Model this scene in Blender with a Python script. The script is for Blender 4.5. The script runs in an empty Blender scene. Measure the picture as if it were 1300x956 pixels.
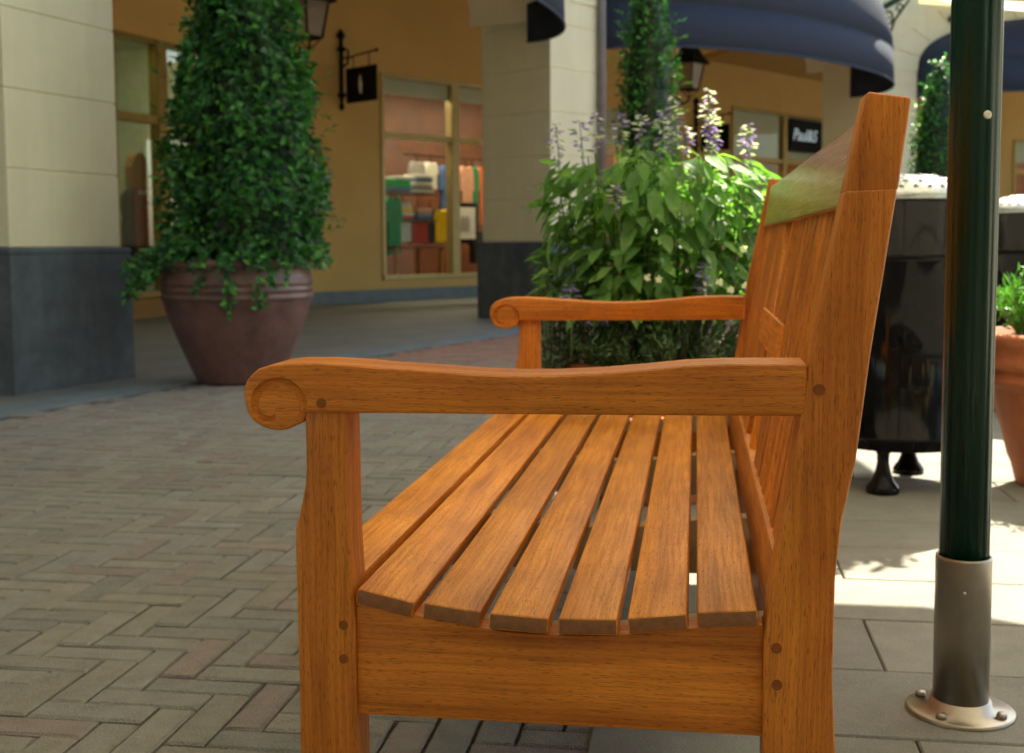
import bpy, bmesh, math, random
from mathutils import Vector, Matrix, noise
R = math.radians
random.seed(7)
sc = bpy.context.scene
COL = sc.collection

# ------------------------------------------------------------------ materials
def newmat(name):
    m = bpy.data.materials.new(name); m.use_nodes = True
    nt = m.node_tree; b = nt.nodes['Principled BSDF']
    return m, nt, b
def N(nt, t, **k):
    n = nt.nodes.new(t)
    for a, v in k.items():
        if a.startswith('i_'): n.inputs[int(a[2:])].default_value = v
        else: setattr(n, a, v)
    return n
def ramp(nt, stops):
    n = nt.nodes.new('ShaderNodeValToRGB'); e = n.color_ramp.elements
    while len(e) < len(stops): e.new(0.5)
    for q, (p, c) in zip(e, stops):
        q.position = p; q.color = (c[0], c[1], c[2], 1)
    return n
def L(nt, a, b): nt.links.new(a, b)

def plain(name, col, rough=0.6, metal=0.0, var=0.12, scale=6.0, bump=0.0, bscale=80.0, coat=0.0, spec=0.5):
    """a surface with soft procedural mottling and optional bump"""
    m, nt, b = newmat(name)
    tc = N(nt, 'ShaderNodeTexCoord')
    no = N(nt, 'ShaderNodeTexNoise'); no.inputs['Scale'].default_value = scale; no.inputs['Detail'].default_value = 6
    no.inputs['Roughness'].default_value = 0.65
    L(nt, tc.outputs['Object'], no.inputs['Vector'])
    lo = [c*(1-var) for c in col]; hi = [min(1, c*(1+var)) for c in col]
    rp = ramp(nt, [(0.3, lo), (0.7, hi)])
    L(nt, no.outputs['Fac'], rp.inputs['Fac']); L(nt, rp.outputs['Color'], b.inputs['Base Color'])
    b.inputs['Roughness'].default_value = rough; b.inputs['Metallic'].default_value = metal
    b.inputs['Coat Weight'].default_value = coat; b.inputs['Specular IOR Level'].default_value = spec
    if bump:
        n2 = N(nt, 'ShaderNodeTexNoise'); n2.inputs['Scale'].default_value = bscale; n2.inputs['Detail'].default_value = 5
        L(nt, tc.outputs['Object'], n2.inputs['Vector'])
        bp = N(nt, 'ShaderNodeBump'); bp.inputs['Strength'].default_value = bump; bp.inputs['Distance'].default_value = 0.01
        L(nt, n2.outputs['Fac'], bp.inputs['Height']); L(nt, bp.outputs['Normal'], b.inputs['Normal'])
    return m

def wood(name, axis, base=(0.72, 0.232, 0.028), rough=0.42):
    m, nt, b = newmat(name)
    tc = N(nt, 'ShaderNodeTexCoord'); oi = N(nt, 'ShaderNodeObjectInfo')
    off = N(nt, 'ShaderNodeVectorMath', operation='SCALE'); off.inputs[0].default_value = (3.1, 5.3, 2.7)
    L(nt, oi.outputs['Random'], off.inputs['Scale'])
    add = N(nt, 'ShaderNodeVectorMath', operation='ADD'); L(nt, tc.outputs['Object'], add.inputs[0]); L(nt, off.outputs[0], add.inputs[1])
    # slow wobble of the grain
    wob = N(nt, 'ShaderNodeTexNoise'); wob.inputs['Scale'].default_value = 5; wob.inputs['Detail'].default_value = 1
    L(nt, add.outputs[0], wob.inputs['Vector'])
    ws = N(nt, 'ShaderNodeVectorMath', operation='SCALE'); ws.inputs['Scale'].default_value = 0.010
    L(nt, wob.outputs['Color'], ws.inputs[0])
    add2 = N(nt, 'ShaderNodeVectorMath', operation='ADD'); L(nt, add.outputs[0], add2.inputs[0]); L(nt, ws.outputs[0], add2.inputs[1])
    def layer(al, ac, det):
        mp = N(nt, 'ShaderNodeMapping'); s = [ac, ac, ac]; s[axis] = al
        mp.inputs['Scale'].default_value = s
        L(nt, add2.outputs[0], mp.inputs['Vector'])
        n = N(nt, 'ShaderNodeTexNoise'); n.inputs['Scale'].default_value = 1; n.inputs['Detail'].default_value = det
        L(nt, mp.outputs[0], n.inputs['Vector']); return n
    broad = layer(1.6, 24, 3); fine = layer(6, 260, 4); pore = layer(80, 950, 2)
    c0 = [base[0]*0.70, base[1]*0.62, base[2]*0.60]; c1 = base; c2 = [min(1, base[0]*1.22), base[1]*1.32, base[2]*1.5]
    r1 = ramp(nt, [(0.28, c0), (0.50, c1), (0.74, c2)]); L(nt, broad.outputs['Fac'], r1.inputs['Fac'])
    r2 = ramp(nt, [(0.32, (0.72, 0.66, 0.62)), (0.60, (1, 1, 1))]); L(nt, fine.outputs['Fac'], r2.inputs['Fac'])
    mx = N(nt, 'ShaderNodeMix', data_type='RGBA', blend_type='MULTIPLY'); mx.inputs[0].default_value = 1
    L(nt, r1.outputs[0], mx.inputs[6]); L(nt, r2.outputs[0], mx.inputs[7])
    r3 = ramp(nt, [(0.30, (0.42, 0.34, 0.30)), (0.43, (1, 1, 1))]); L(nt, pore.outputs['Fac'], r3.inputs['Fac'])
    mx2 = N(nt, 'ShaderNodeMix', data_type='RGBA', blend_type='MULTIPLY'); mx2.inputs[0].default_value = 0.9
    L(nt, mx.outputs[2], mx2.inputs[6]); L(nt, r3.outputs[0], mx2.inputs[7])
    # board to board tone
    tn = N(nt, 'ShaderNodeMapRange'); tn.inputs[3].default_value = 0.84; tn.inputs[4].default_value = 1.12
    L(nt, oi.outputs['Random'], tn.inputs[0])
    mx3 = N(nt, 'ShaderNodeVectorMath', operation='SCALE'); L(nt, mx2.outputs[2], mx3.inputs[0]); L(nt, tn.outputs[0], mx3.inputs['Scale'])
    bl = N(nt, 'ShaderNodeTexNoise'); bl.inputs['Scale'].default_value = 7; bl.inputs['Detail'].default_value = 4; L(nt, add.outputs[0], bl.inputs['Vector'])
    r5 = ramp(nt, [(0.32, (0.80, 0.76, 0.74)), (0.62, (1.0, 1.0, 1.0))]); L(nt, bl.outputs['Fac'], r5.inputs['Fac'])
    mx5 = N(nt, 'ShaderNodeMix', data_type='RGBA', blend_type='MULTIPLY'); mx5.inputs[0].default_value = 1; L(nt, mx3.outputs[0], mx5.inputs[6]); L(nt, r5.outputs[0], mx5.inputs[7])
    L(nt, mx5.outputs[2], b.inputs['Base Color'])
    rr = ramp(nt, [(0.3, (rough+0.16,)*3), (0.7, (rough-0.03,)*3)]); L(nt, fine.outputs['Fac'], rr.inputs['Fac']); L(nt, rr.outputs[0], b.inputs['Roughness'])
    b.inputs['Specular IOR Level'].default_value = 0.35; b.inputs['Coat Weight'].default_value = 0.10; b.inputs['Coat Roughness'].default_value = 0.2
    bp = N(nt, 'ShaderNodeBump'); bp.inputs['Strength'].default_value = 0.35; bp.inputs['Distance'].default_value = 0.0012
    L(nt, pore.outputs['Fac'], bp.inputs['Height'])
    bp2 = N(nt, 'ShaderNodeBump'); bp2.inputs['Strength'].default_value = 0.25; bp2.inputs['Distance'].default_value = 0.002
    L(nt, fine.outputs['Fac'], bp2.inputs['Height']); L(nt, bp.outputs[0], bp2.inputs['Normal']); L(nt, bp2.outputs[0], b.inputs['Normal'])
    return m

def attr_mat(name, rough=0.85, bump=0.3, bscale=160, transl=0.0, mott=0.18, mscale=14, spec=0.4, speck=0):
    """colour comes from each brick's / leaf's own colour attribute"""
    m, nt, b = newmat(name)
    at = N(nt, 'ShaderNodeAttribute', attribute_name='Col')
    tc = N(nt, 'ShaderNodeTexCoord')
    no = N(nt, 'ShaderNodeTexNoise'); no.inputs['Scale'].default_value = mscale; no.inputs['Detail'].default_value = 8; no.inputs['Roughness'].default_value = 0.7
    L(nt, tc.outputs['Object'], no.inputs['Vector'])
    rp = ramp(nt, [(0.3, (1-mott,)*3), (0.7, (1, 1, 1))])
    if speck:
        n3 = N(nt, 'ShaderNodeTexNoise'); n3.inputs['Scale'].default_value = speck; n3.inputs['Detail'].default_value = 3; L(nt, tc.outputs['Object'], n3.inputs['Vector'])
        av = N(nt, 'ShaderNodeMix', data_type='FLOAT'); av.inputs[0].default_value = .55; L(nt, no.outputs['Fac'], av.inputs[2]); L(nt, n3.outputs['Fac'], av.inputs[3]); L(nt, av.outputs[0], rp.inputs['Fac'])
        rp.color_ramp.elements[0].position = .38; rp.color_ramp.elements[1].position = .58
    else: L(nt, no.outputs['Fac'], rp.inputs['Fac'])
    mx = N(nt, 'ShaderNodeMix', data_type='RGBA', blend_type='MULTIPLY'); mx.inputs[0].default_value = 1
    L(nt, at.outputs['Color'], mx.inputs[6]); L(nt, rp.outputs[0], mx.inputs[7]); L(nt, mx.outputs[2], b.inputs['Base Color'])
    b.inputs['Roughness'].default_value = rough; b.inputs['Specular IOR Level'].default_value = spec
    if bump:
        n2 = N(nt, 'ShaderNodeTexNoise'); n2.inputs['Scale'].default_value = bscale; n2.inputs['Detail'].default_value = 6
        L(nt, tc.outputs['Object'], n2.inputs['Vector'])
        bp = N(nt, 'ShaderNodeBump'); bp.inputs['Strength'].default_value = bump; bp.inputs['Distance'].default_value = 0.006
        L(nt, n2.outputs['Fac'], bp.inputs['Height']); L(nt, bp.outputs['Normal'], b.inputs['Normal'])
    if transl:
        out = [n for n in nt.nodes if n.type == 'OUTPUT_MATERIAL'][0]
        tr = N(nt, 'ShaderNodeBsdfTranslucent')
        sat = N(nt, 'ShaderNodeMix', data_type='RGBA', blend_type='MULTIPLY'); sat.inputs[0].default_value = 1
        L(nt, mx.outputs[2], sat.inputs[6]); sat.inputs[7].default_value = (1.6, 1.9, 0.7, 1); L(nt, sat.outputs[2], tr.inputs['Color'])
        ms = N(nt, 'ShaderNodeMixShader'); ms.inputs[0].default_value = transl
        L(nt, b.outputs[0], ms.inputs[1]); L(nt, tr.outputs[0], ms.inputs[2]); L(nt, ms.outputs[0], out.inputs['Surface'])
    return m

def fabric(name, col, transl=0.0, rough=0.9):
    m = plain(name, col, rough, var=0.06, scale=9, bump=0.15, bscale=500, spec=0.2)
    if transl:
        nt = m.node_tree; out = [n for n in nt.nodes if n.type == 'OUTPUT_MATERIAL'][0]; b = nt.nodes['Principled BSDF']
        tr = N(nt, 'ShaderNodeBsdfTranslucent'); tr.inputs['Color'].default_value = (*col, 1)
        ms = N(nt, 'ShaderNodeMixShader'); ms.inputs[0].default_value = transl
        L(nt, b.outputs[0], ms.inputs[1]); L(nt, tr.outputs[0], ms.inputs[2]); L(nt, ms.outputs[0], out.inputs['Surface'])
    return m

def glass(name, tint=(0.9, 0.95, 0.93), refl=0.10):
    m = bpy.data.materials.new(name); m.use_nodes = True; nt = m.node_tree; nt.nodes.clear()
    out = N(nt, 'ShaderNodeOutputMaterial'); t = N(nt, 'ShaderNodeBsdfTransparent'); t.inputs[0].default_value = (*tint, 1)
    g = N(nt, 'ShaderNodeBsdfGlossy'); g.inputs['Roughness'].default_value = 0.02
    fr0 = N(nt, 'ShaderNodeLayerWeight'); fr0.inputs[0].default_value = .5; fr = N(nt, 'ShaderNodeMath', operation='POWER'); fr.inputs[1].default_value = 5; L(nt, fr0.outputs['Facing'], fr.inputs[0])
    ad = N(nt, 'ShaderNodeMath', operation='ADD'); ad.inputs[1].default_value = refl; L(nt, fr.outputs[0], ad.inputs[0])
    mx = N(nt, 'ShaderNodeMixShader'); L(nt, ad.outputs[0], mx.inputs[0]); L(nt, t.outputs[0], mx.inputs[1]); L(nt, g.outputs[0], mx.inputs[2])
    L(nt, mx.outputs[0], out.inputs[0]); return m
def emit(name, col, s):
    m, nt, b = newmat(name); b.inputs['Emission Color'].default_value = (*col, 1); b.inputs['Emission Strength'].default_value = s
    b.inputs['Base Color'].default_value = (*col, 1); return m

M = {}
for ax, k in ((0, 'x'), (1, 'y'), (2, 'z')): M['wood_'+k] = wood('oiled_teak_'+k, ax)
M['wood_end'] = wood('teak_seat', 1, (0.78, 0.285, 0.028), 0.42)
M['wood_rail'] = wood('varnished_teak', 1, (0.60, 0.19, 0.028), 0.30)
M['wood_rail'].node_tree.nodes['Principled BSDF'].inputs['Coat Weight'].default_value = 0.8
M['wood_rail'].node_tree.nodes['Principled BSDF'].inputs['Coat Roughness'].default_value = 0.2
M['plug'] = plain('wood_plug', (0.26, 0.085, 0.025), 0.8, var=0.25, scale=140, spec=.1)
M['bearer'] = plain('bare_wood', (0.50, 0.36, 0.22), 0.8, var=0.15, scale=40)
M['groove'] = plain('carved_groove', (0.34, 0.13, 0.045), 0.7, var=0.15, scale=60)
M['brick'] = attr_mat('clay_paver', 0.9, 0.9, 330, mott=0.34, mscale=16, spec=0.25, speck=420)
M['joint'] = plain('joint_sand', (0.075, 0.065, 0.055), 0.95, var=0.3, scale=30, bump=0.5, bscale=200)
M['slab'] = attr_mat('concrete_slab', 0.85, 0.5, 320, mott=0.30, mscale=7, spec=0.3, speck=330)
M['ground'] = plain('far_ground', (0.20, 0.185, 0.165), 0.9, var=0.2, scale=1.5, bump=0.3)
M['floor'] = plain('arcade_stone', (0.165, 0.172, 0.160), 0.62, var=0.2, scale=2.0, bump=0.15, bscale=90)
M['band'] = plain('bluish_kerb_stone', (0.15, 0.19, 0.215), 0.7, var=0.22, scale=7, bump=0.3, bscale=120)
M['stucco'] = plain('cream_stucco', (0.80, 0.755, 0.535), 0.88, var=0.05, scale=2.2, bump=0.25, bscale=260, spec=0.25)
M['ochre'] = plain('ochre_render', (0.66, 0.425, 0.160), 0.9, var=0.07, scale=1.2, bump=0.25, bscale=160, spec=0.2)
M['slate'] = plain('slate_plinth', (0.105, 0.125, 0.145), 0.62, var=0.25, scale=7, bump=0.2, bscale=120, spec=0.35)
M['skirt'] = plain('grey_skirting', (0.17, 0.20, 0.22), 0.7, var=0.15, scale=6)
M['navy'] = fabric('navy_canvas', (0.034, 0.044, 0.070), 0.0)
M['navy_pipe'] = fabric('navy_piping', (0.045, 0.062, 0.098), 0.0)
M['iron'] = plain('black_iron', (0.010, 0.010, 0.011), 0.75, var=0.3, scale=30, bump=0.2, spec=.15)
M['lampglass'] = plain('frosted_lamp_glass', (0.34, 0.27, 0.20), 0.35, var=0.1, scale=12)
M['gold'] = plain('bronze_frame', (0.30, 0.20, 0.055), 0.38, 0.55, var=0.15, scale=8)
M['bgold'] = plain('pale_bronze_frame', (0.48, 0.37, 0.16), 0.42, 0.4, var=0.12, scale=8)
M['glass'] = glass('shop_glass', refl=0.008)
M['tglass'] = glass('dim_shop_glass', (0.80, 0.84, 0.78), 0.12)
M['blind'] = plain('beige_blind', (0.72, 0.62, 0.47), 0.85, var=0.05, scale=4)
M['shopwood'] = plain('warm_shop_wood', (0.115, 0.036, 0.014), 0.45, var=0.3, scale=3.5)
M['shopfloor'] = plain('shop_floor', (0.20, 0.09, 0.04), 0.35, var=0.2, scale=3)
M['shoplamp'] = emit('shop_ceiling_lamp', (1.0, 0.80, 0.60), 7.0)
M['pot'] = plain('purple_brown_glaze', (0.115, 0.062, 0.055), 0.42, var=0.35, scale=9, bump=0.2, bscale=35, coat=0.15)
M['terra'] = plain('terracotta', (0.50, 0.165, 0.07), 0.75, var=0.15, scale=12, bump=0.2, bscale=60)
M['soil'] = plain('soil', (0.035, 0.022, 0.014), 0.95, var=0.4, scale=60, bump=0.8, bscale=120)
M['bark'] = plain('bark', (0.09, 0.055, 0.035), 0.9, var=0.3, scale=40, bump=0.5)
M['leaf'] = attr_mat('leaf', 0.42, 0.0, transl=0.22, mott=0.15, mscale=30, spec=0.45)
M['leafbig'] = attr_mat('sage_leaf', 0.55, 0.25, 300, transl=0.38, mott=0.15, mscale=40, spec=0.3)
M['petal'] = attr_mat('petal', 0.7, 0.0, transl=0.35, mott=0.05)
M['green'] = plain('dark_green_enamel', (0.003, 0.034, 0.020), 0.22, var=0.1, scale=3, spec=0.4, coat=0.1)
M['beamgreen'] = plain('green_steel', (0.008, 0.075, 0.045), 0.35, var=0.1, scale=3)
M['steel'] = plain('brushed_sleeve', (0.36, 0.325, 0.28), 0.34, 0.9, var=0.12, scale=14, bump=0.06, bscale=300)
M['screw'] = plain('screw_steel', (0.7, 0.66, 0.55), 0.3, 0.9)
M['black'] = plain('black_gloss', (0.006, 0.006, 0.007), 0.07, var=0.1, scale=3, spec=0.16)
M['alu'] = plain('cast_aluminium', (0.50, 0.54, 0.55), 0.34, 0.85, var=0.1, scale=20, bump=0.3, bscale=60)
M['canvas'] = fabric('cream_umbrella_canvas', (0.84, 0.80, 0.72), 0.62)
M['teak_end'] = plain('teak_end_grain', (0.25, 0.095, 0.035), 0.6, var=0.25, scale=120)
M['sail'] = fabric('beige_sail', (0.62, 0.56, 0.42), 0.25)
M['pipe'] = plain('downspout_paint', (0.17, 0.15, 0.14), 0.45, var=0.1, scale=6)
M['signblack'] = plain('sign_black', (0.006, 0.006, 0.010), 0.6, spec=.12)
M['white'] = plain('sign_white', (0.80, 0.80, 0.80), 0.6, var=0.03)
M['signlit'] = emit('lit_sign_letters', (0.55, 0.72, 0.85), 0.10)
M['roof'] = plain('roof_tile', (0.30, 0.14, 0.08), 0.85, var=0.2, scale=8)
def weather(key, amount, dark):
    m = M[key]; nt = m.node_tree; b = nt.nodes['Principled BSDF']; src = b.inputs['Base Color'].links[0].from_socket
    tc = N(nt, 'ShaderNodeTexCoord'); mp = N(nt, 'ShaderNodeMapping'); mp.inputs['Scale'].default_value = (5, 5, .35); L(nt, tc.outputs['Object'], mp.inputs[0])
    n = N(nt, 'ShaderNodeTexNoise'); n.inputs['Scale'].default_value = 1.6; n.inputs['Detail'].default_value = 7; n.inputs['Roughness'].default_value = .7; L(nt, mp.outputs[0], n.inputs[0])
    n2 = N(nt, 'ShaderNodeTexNoise'); n2.inputs['Scale'].default_value = .9; n2.inputs['Detail'].default_value = 9; n2.inputs['Roughness'].default_value = .72; L(nt, tc.outputs['Object'], n2.inputs[0])
    a = N(nt, 'ShaderNodeMath', operation='MULTIPLY'); L(nt, n.outputs[0], a.inputs[0]); L(nt, n2.outputs[0], a.inputs[1])
    rp = ramp(nt, [(.17, (0, 0, 0)), (.36, (1, 1, 1))]); L(nt, a.outputs[0], rp.inputs[0])
    mr = N(nt, 'ShaderNodeMapRange'); mr.inputs[3].default_value = amount; mr.inputs[4].default_value = 0; L(nt, rp.outputs[0], mr.inputs[0])
    mx = N(nt, 'ShaderNodeMix', data_type='RGBA', blend_type='MULTIPLY'); L(nt, mr.outputs[0], mx.inputs[0]); L(nt, src, mx.inputs[6]); mx.inputs[7].default_value = (*dark, 1); L(nt, mx.outputs[2], b.inputs['Base Color'])
weather('stucco', .30, (.80, .76, .66)); weather('slate', .7, (.62, .64, .66)); weather('pot', .6, (1.5, 1.35, 1.3)); weather('terra', .6, (.72, .62, .58))
def cloth(k, c): M[k] = plain('cloth_'+k, c, 0.9, var=0.15, scale=14)
for k, c in dict(c_blue=(.10,.18,.42), c_peach=(.80,.42,.30), c_green=(.01,.26,.10), c_orange=(.75,.16,.03), c_dark=(.02,.02,.025),
                 c_yellow=(.85,.50,.01), c_red=(.62,.07,.06), c_white=(.80,.78,.72), c_lime=(.02,.50,.12), c_poster=(.30,.03,.02),
                 c_pale=(.42,.50,.42), c_grey=(.35,.34,.33), c_brown=(.30,.15,.04)).items(): cloth(k, c)

# ------------------------------------------------------------------ mesh helpers
class MB:
    def __init__(s): s.v = []; s.f = []; s.c = []; s.m = []; s.sm = []
    def add(s, vs, fs, col=None, mi=0, smooth=False):
        o = len(s.v); s.v += [tuple(p) for p in vs]
        s.f += [tuple(i+o for i in f) for f in fs]; s.m += [mi]*len(fs); s.sm += [smooth]*len(fs)
        s.c += [col or (1, 1, 1)]*len(vs)
    def box(s, x0, x1, y0, y1, z0, z1, bev=0.0, mat4=None, col=None, mi=0, taper=None):
        if x0 > x1: x0, x1 = x1, x0
        if y0 > y1: y0, y1 = y1, y0
        if z0 > z1: z0, z1 = z1, z0
        bev = min(bev, (x1-x0)*.45, (y1-y0)*.45, (z1-z0)*.45)
        if bev <= 0:
            vs = [Vector((x, y, z)) for z in (z0, z1) for y in (y0, y1) for x in (x0, x1)]
            fs = [(0, 2, 3, 1), (4, 5, 7, 6), (0, 1, 5, 4), (2, 6, 7, 3), (0, 4, 6, 2), (1, 3, 7, 5)]
        else:
            bm = bmesh.new(); bmesh.ops.create_cube(bm, size=1)
            for v in bm.verts: v.co = Vector(((x0+x1)/2+v.co.x*(x1-x0), (y0+y1)/2+v.co.y*(y1-y0), (z0+z1)/2+v.co.z*(z1-z0)))
            bmesh.ops.bevel(bm, geom=bm.edges[:], offset=bev, segments=2, affect='EDGES', profile=0.6)
            bm.verts.index_update()
            vs = [v.co.copy() for v in bm.verts]; fs = [tuple(v.index for v in f.verts) for f in bm.faces]; bm.free()
        if mat4: vs = [mat4 @ v for v in vs]
        s.add(vs, fs, col, mi)
    def prism(s, poly, axis, a0, a1, mi=0, col=None):
        """poly of 2-D points extruded along axis ('x','y','z'); caps are n-gons"""
        def P(p, a): return {'x': (a, p[0], p[1]), 'y': (p[0], a, p[1]), 'z': (p[0], p[1], a)}[axis]
        n = len(poly)
        vs = [P(p, a0) for p in poly]+[P(p, a1) for p in poly]
        fs = [tuple(range(n)), tuple(range(2*n-1, n-1, -1))]+[(i, i+n, (i+1) % n+n, (i+1) % n) for i in range(n)]
        s.add(vs, fs, col, mi)
    def lathe(s, prof, seg=32, c=(0, 0, 0), mi=0, smooth=True, sx=1, wob=0.0):
        vs = []; fs = []
        for r, z in prof:
            for k in range(seg):
                a = 2*math.pi*k/seg; rr = r*(1+wob*math.sin(3*a+z*5))
                vs.append((c[0]+rr*math.cos(a)*sx, c[1]+rr*math.sin(a), c[2]+z))
        for i in range(len(prof)-1):
            for k in range(seg):
                k2 = (k+1) % seg; fs.append((i*seg+k, i*seg+k2, (i+1)*seg+k2, (i+1)*seg+k))
        fs.append(tuple(range(seg-1, -1, -1))); fs.append(tuple((len(prof)-1)*seg+k for k in range(seg)))
        s.add(vs, fs, None, mi, smooth)
    def tube(s, pts, r, seg=8, mi=0, smooth=True, col=None):
        pts = [Vector(p) for p in pts]; n = len(pts); rs = r if isinstance(r, (list, tuple)) else [r]*n
        vs = []; fs = []; up = None
        for i, p in enumerate(pts):
            d = (pts[min(i+1, n-1)]-pts[max(i-1, 0)]).normalized()
            if up is None:
                up = Vector((0, 0, 1)) if abs(d.z) < .9 else Vector((1, 0, 0))
            a = (up-d*up.dot(d)).normalized(); b = d.cross(a); up = a
            for k in range(seg):
                t = 2*math.pi*k/seg; vs.append(p+(a*math.cos(t)+b*math.sin(t))*rs[i])
        for i in range(n-1):
            for k in range(seg):
                k2 = (k+1) % seg; fs.append((i*seg+k, i*seg+k2, (i+1)*seg+k2, (i+1)*seg+k))
        fs.append(tuple(range(seg-1, -1, -1))); fs.append(tuple((n-1)*seg+k for k in range(seg)))
        s.add(vs, fs, col, mi, smooth)
    def build(s, name, mats, parent=None, fix=True):
        me = bpy.data.meshes.new(name); me.from_pydata(s.v, [], s.f)
        mats = mats if isinstance(mats, (list, tuple)) else [mats]
        for m in mats: me.materials.append(m)
        me.polygons.foreach_set('material_index', s.m); me.polygons.foreach_set('use_smooth', s.sm)
        if any(c != (1, 1, 1) for c in s.c[:1]+s.c[-1:]):
            a = me.color_attributes.new('Col', 'FLOAT_COLOR', 'POINT'); fl = []
            for c in s.c: fl += [c[0], c[1], c[2], 1]
            a.data.foreach_set('color', fl)
        if fix:
            bm = bmesh.new(); bm.from_mesh(me); bmesh.ops.recalc_face_normals(bm, faces=bm.faces[:]); bm.to_mesh(me); bm.free()
        me.update(); o = bpy.data.objects.new(name, me); COL.objects.link(o)
        if parent: o.parent = parent
        return o
def tag(o, label, cat, group=None, kind=None):
    if label: o['label'] = label
    if cat: o['category'] = cat
    if group: o['group'] = group
    if kind: o['kind'] = kind
    return o
def empty(name, loc=(0, 0, 0), rz=0.0):
    o = bpy.data.objects.new(name, None); o.location = loc; o.rotation_euler = (0, 0, rz); o.empty_display_size = .1; COL.objects.link(o); return o
def copy_tree(o, parent=None):
    c = o.copy(); COL.objects.link(c)
    if parent: c.parent = parent
    for ch in list(o.children): copy_tree(ch, c)
    return c
def struct(o): o['kind'] = 'structure'; return o

# ------------------------------------------------------------------ camera
F_PX = 1520.0; H = 0.77
p = math.atan(122/F_PX); r = R(0.35)
right0 = Vector((1, 0, 0)); up0 = Vector((0, math.sin(p), math.cos(p))); fwd = Vector((0, math.cos(p), -math.sin(p)))
rt = right0*math.cos(r)-up0*math.sin(r); up = right0*math.sin(r)+up0*math.cos(r)
cam = bpy.data.cameras.new('camera'); co = bpy.data.objects.new('camera', cam); COL.objects.link(co)
mw = Matrix((rt, up, -fwd)).transposed().to_4x4(); mw.translation = Vector((0, 0, H)); co.matrix_world = mw
cam.sensor_width = 36; cam.lens = F_PX/1300*36; cam.shift_y = -45/1300; cam.clip_end = 3000; cam.clip_start = 0.02
cam.dof.use_dof = True; cam.dof.focus_distance = 1.27; cam.dof.aperture_fstop = 8.5; cam.dof.aperture_blades = 7
sc.camera = co

# ------------------------------------------------------------------ light
KX, KY = 0.35, 0.75                    # metres the sun ray moves per metre of height
S = Vector((KX, KY, 1)).normalized()    # towards the sun
el = math.asin(S.z); az = math.atan2(S.x, S.y)
w = bpy.data.worlds.new('World'); sc.world = w; w.use_nodes = True
nt = w.node_tree; bg = nt.nodes['Background']
sky = nt.nodes.new('ShaderNodeTexSky'); sky.sky_type = 'NISHITA'; sky.sun_disc = False
sky.sun_elevation = el; sky.sun_rotation = az; sky.air_density = 1.0; sky.dust_density = 2.0; sky.ozone_density = 1.0
nt.links.new(sky.outputs[0], bg.inputs[0]); bg.inputs[1].default_value = 0.10
sun = bpy.data.lights.new('sun', 'SUN'); sun.energy = 5.0; sun.angle = R(0.5); sun.color = (1.0, 0.94, 0.84)
so = bpy.data.objects.new('sun', sun); so.rotation_euler = S.to_track_quat('Z', 'Y').to_euler(); so.location = (0, 20, 30); COL.objects.link(so)
vs_ = sc.view_settings; vs_.view_transform = 'Standard'; vs_.look = 'None'; vs_.gamma = 1; vs_.use_curve_mapping = False; vs_.exposure = 1.93
try:
    vs_.use_white_balance = True; vs_.white_balance_temperature = 7200; vs_.white_balance_tint = 2
except Exception: pass
sc.cycles.max_bounces = 8; sc.cycles.transparent_max_bounces = 12; sc.cycles.sample_clamp_indirect = 6

# ------------------------------------------------------------------ bench
BY = R(8.76); U = Vector((math.sin(BY), math.cos(BY), 0)); V = Vector((math.cos(BY), -math.sin(BY), 0))
D = 1.2325
bench = empty('garden_bench', U*D, -BY)
tag(bench, 'orange oiled teak garden bench with scrolled armrests in the foreground', 'bench')
LEN = 1.645; T = 0.058
ARM = [(-0.4863, .6131), (-.4825, .6244), (-.4769, .6313), (-.4687, .6378), (-.4544, .6425), (-.434, .6448), (-.3996, .6452), (-.3604, .6435), (-.3353, .6412),
       (-.30, .6393), (-.2659, .6372), (-.2330, .6350), (-.1985, .6338), (-.1486, .6343), (-.0993, .6369), (-.0507, .6415), (-.0106, .6459), (.0291, .6480), (.1120, .6487),
       (.1110, .5950), (-.12, .5928), (-.3525, .5911), (-.4180, .5901), (-.4188, .5815), (-.4284, .5761), (-.4370, .5720), (-.4463, .5707), (-.4560, .5715), (-.4658, .5746), (-.4730, .5785), (-.4781, .5831), (-.4827, .5910), (-.4849, .6002)]
SPI = [(-.4192, .5860), (-.4184, .5928), (-.4183, .5989), (-.4206, .6082), (-.4274, .6172), (-.437, .6229), (-.4467, .6241), (-.4579, .6220), (-.4671, .6154), (-.472, .6062), (-.4725, .5954), (-.4683, .5868), (-.4602, .5829), (-.4545, .5846), (-.4545, .5875)]
def smooth_curve(pts, n=4):
    out = []
    for i in range(len(pts)-1):
        p0 = pts[max(i-1, 0)]; p1 = pts[i]; p2 = pts[i+1]; p3 = pts[min(i+2, len(pts)-1)]
        for k in range(n):
            t = k/n
            out.append(tuple(.5*((2*p1[j])+(-p0[j]+p2[j])*t+(2*p0[j]-5*p1[j]+4*p2[j]-p3[j])*t*t+(-p0[j]+3*p1[j]-3*p2[j]+p3[j])*t**3) for j in range(2)))
    return out+[pts[-1]]
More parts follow.
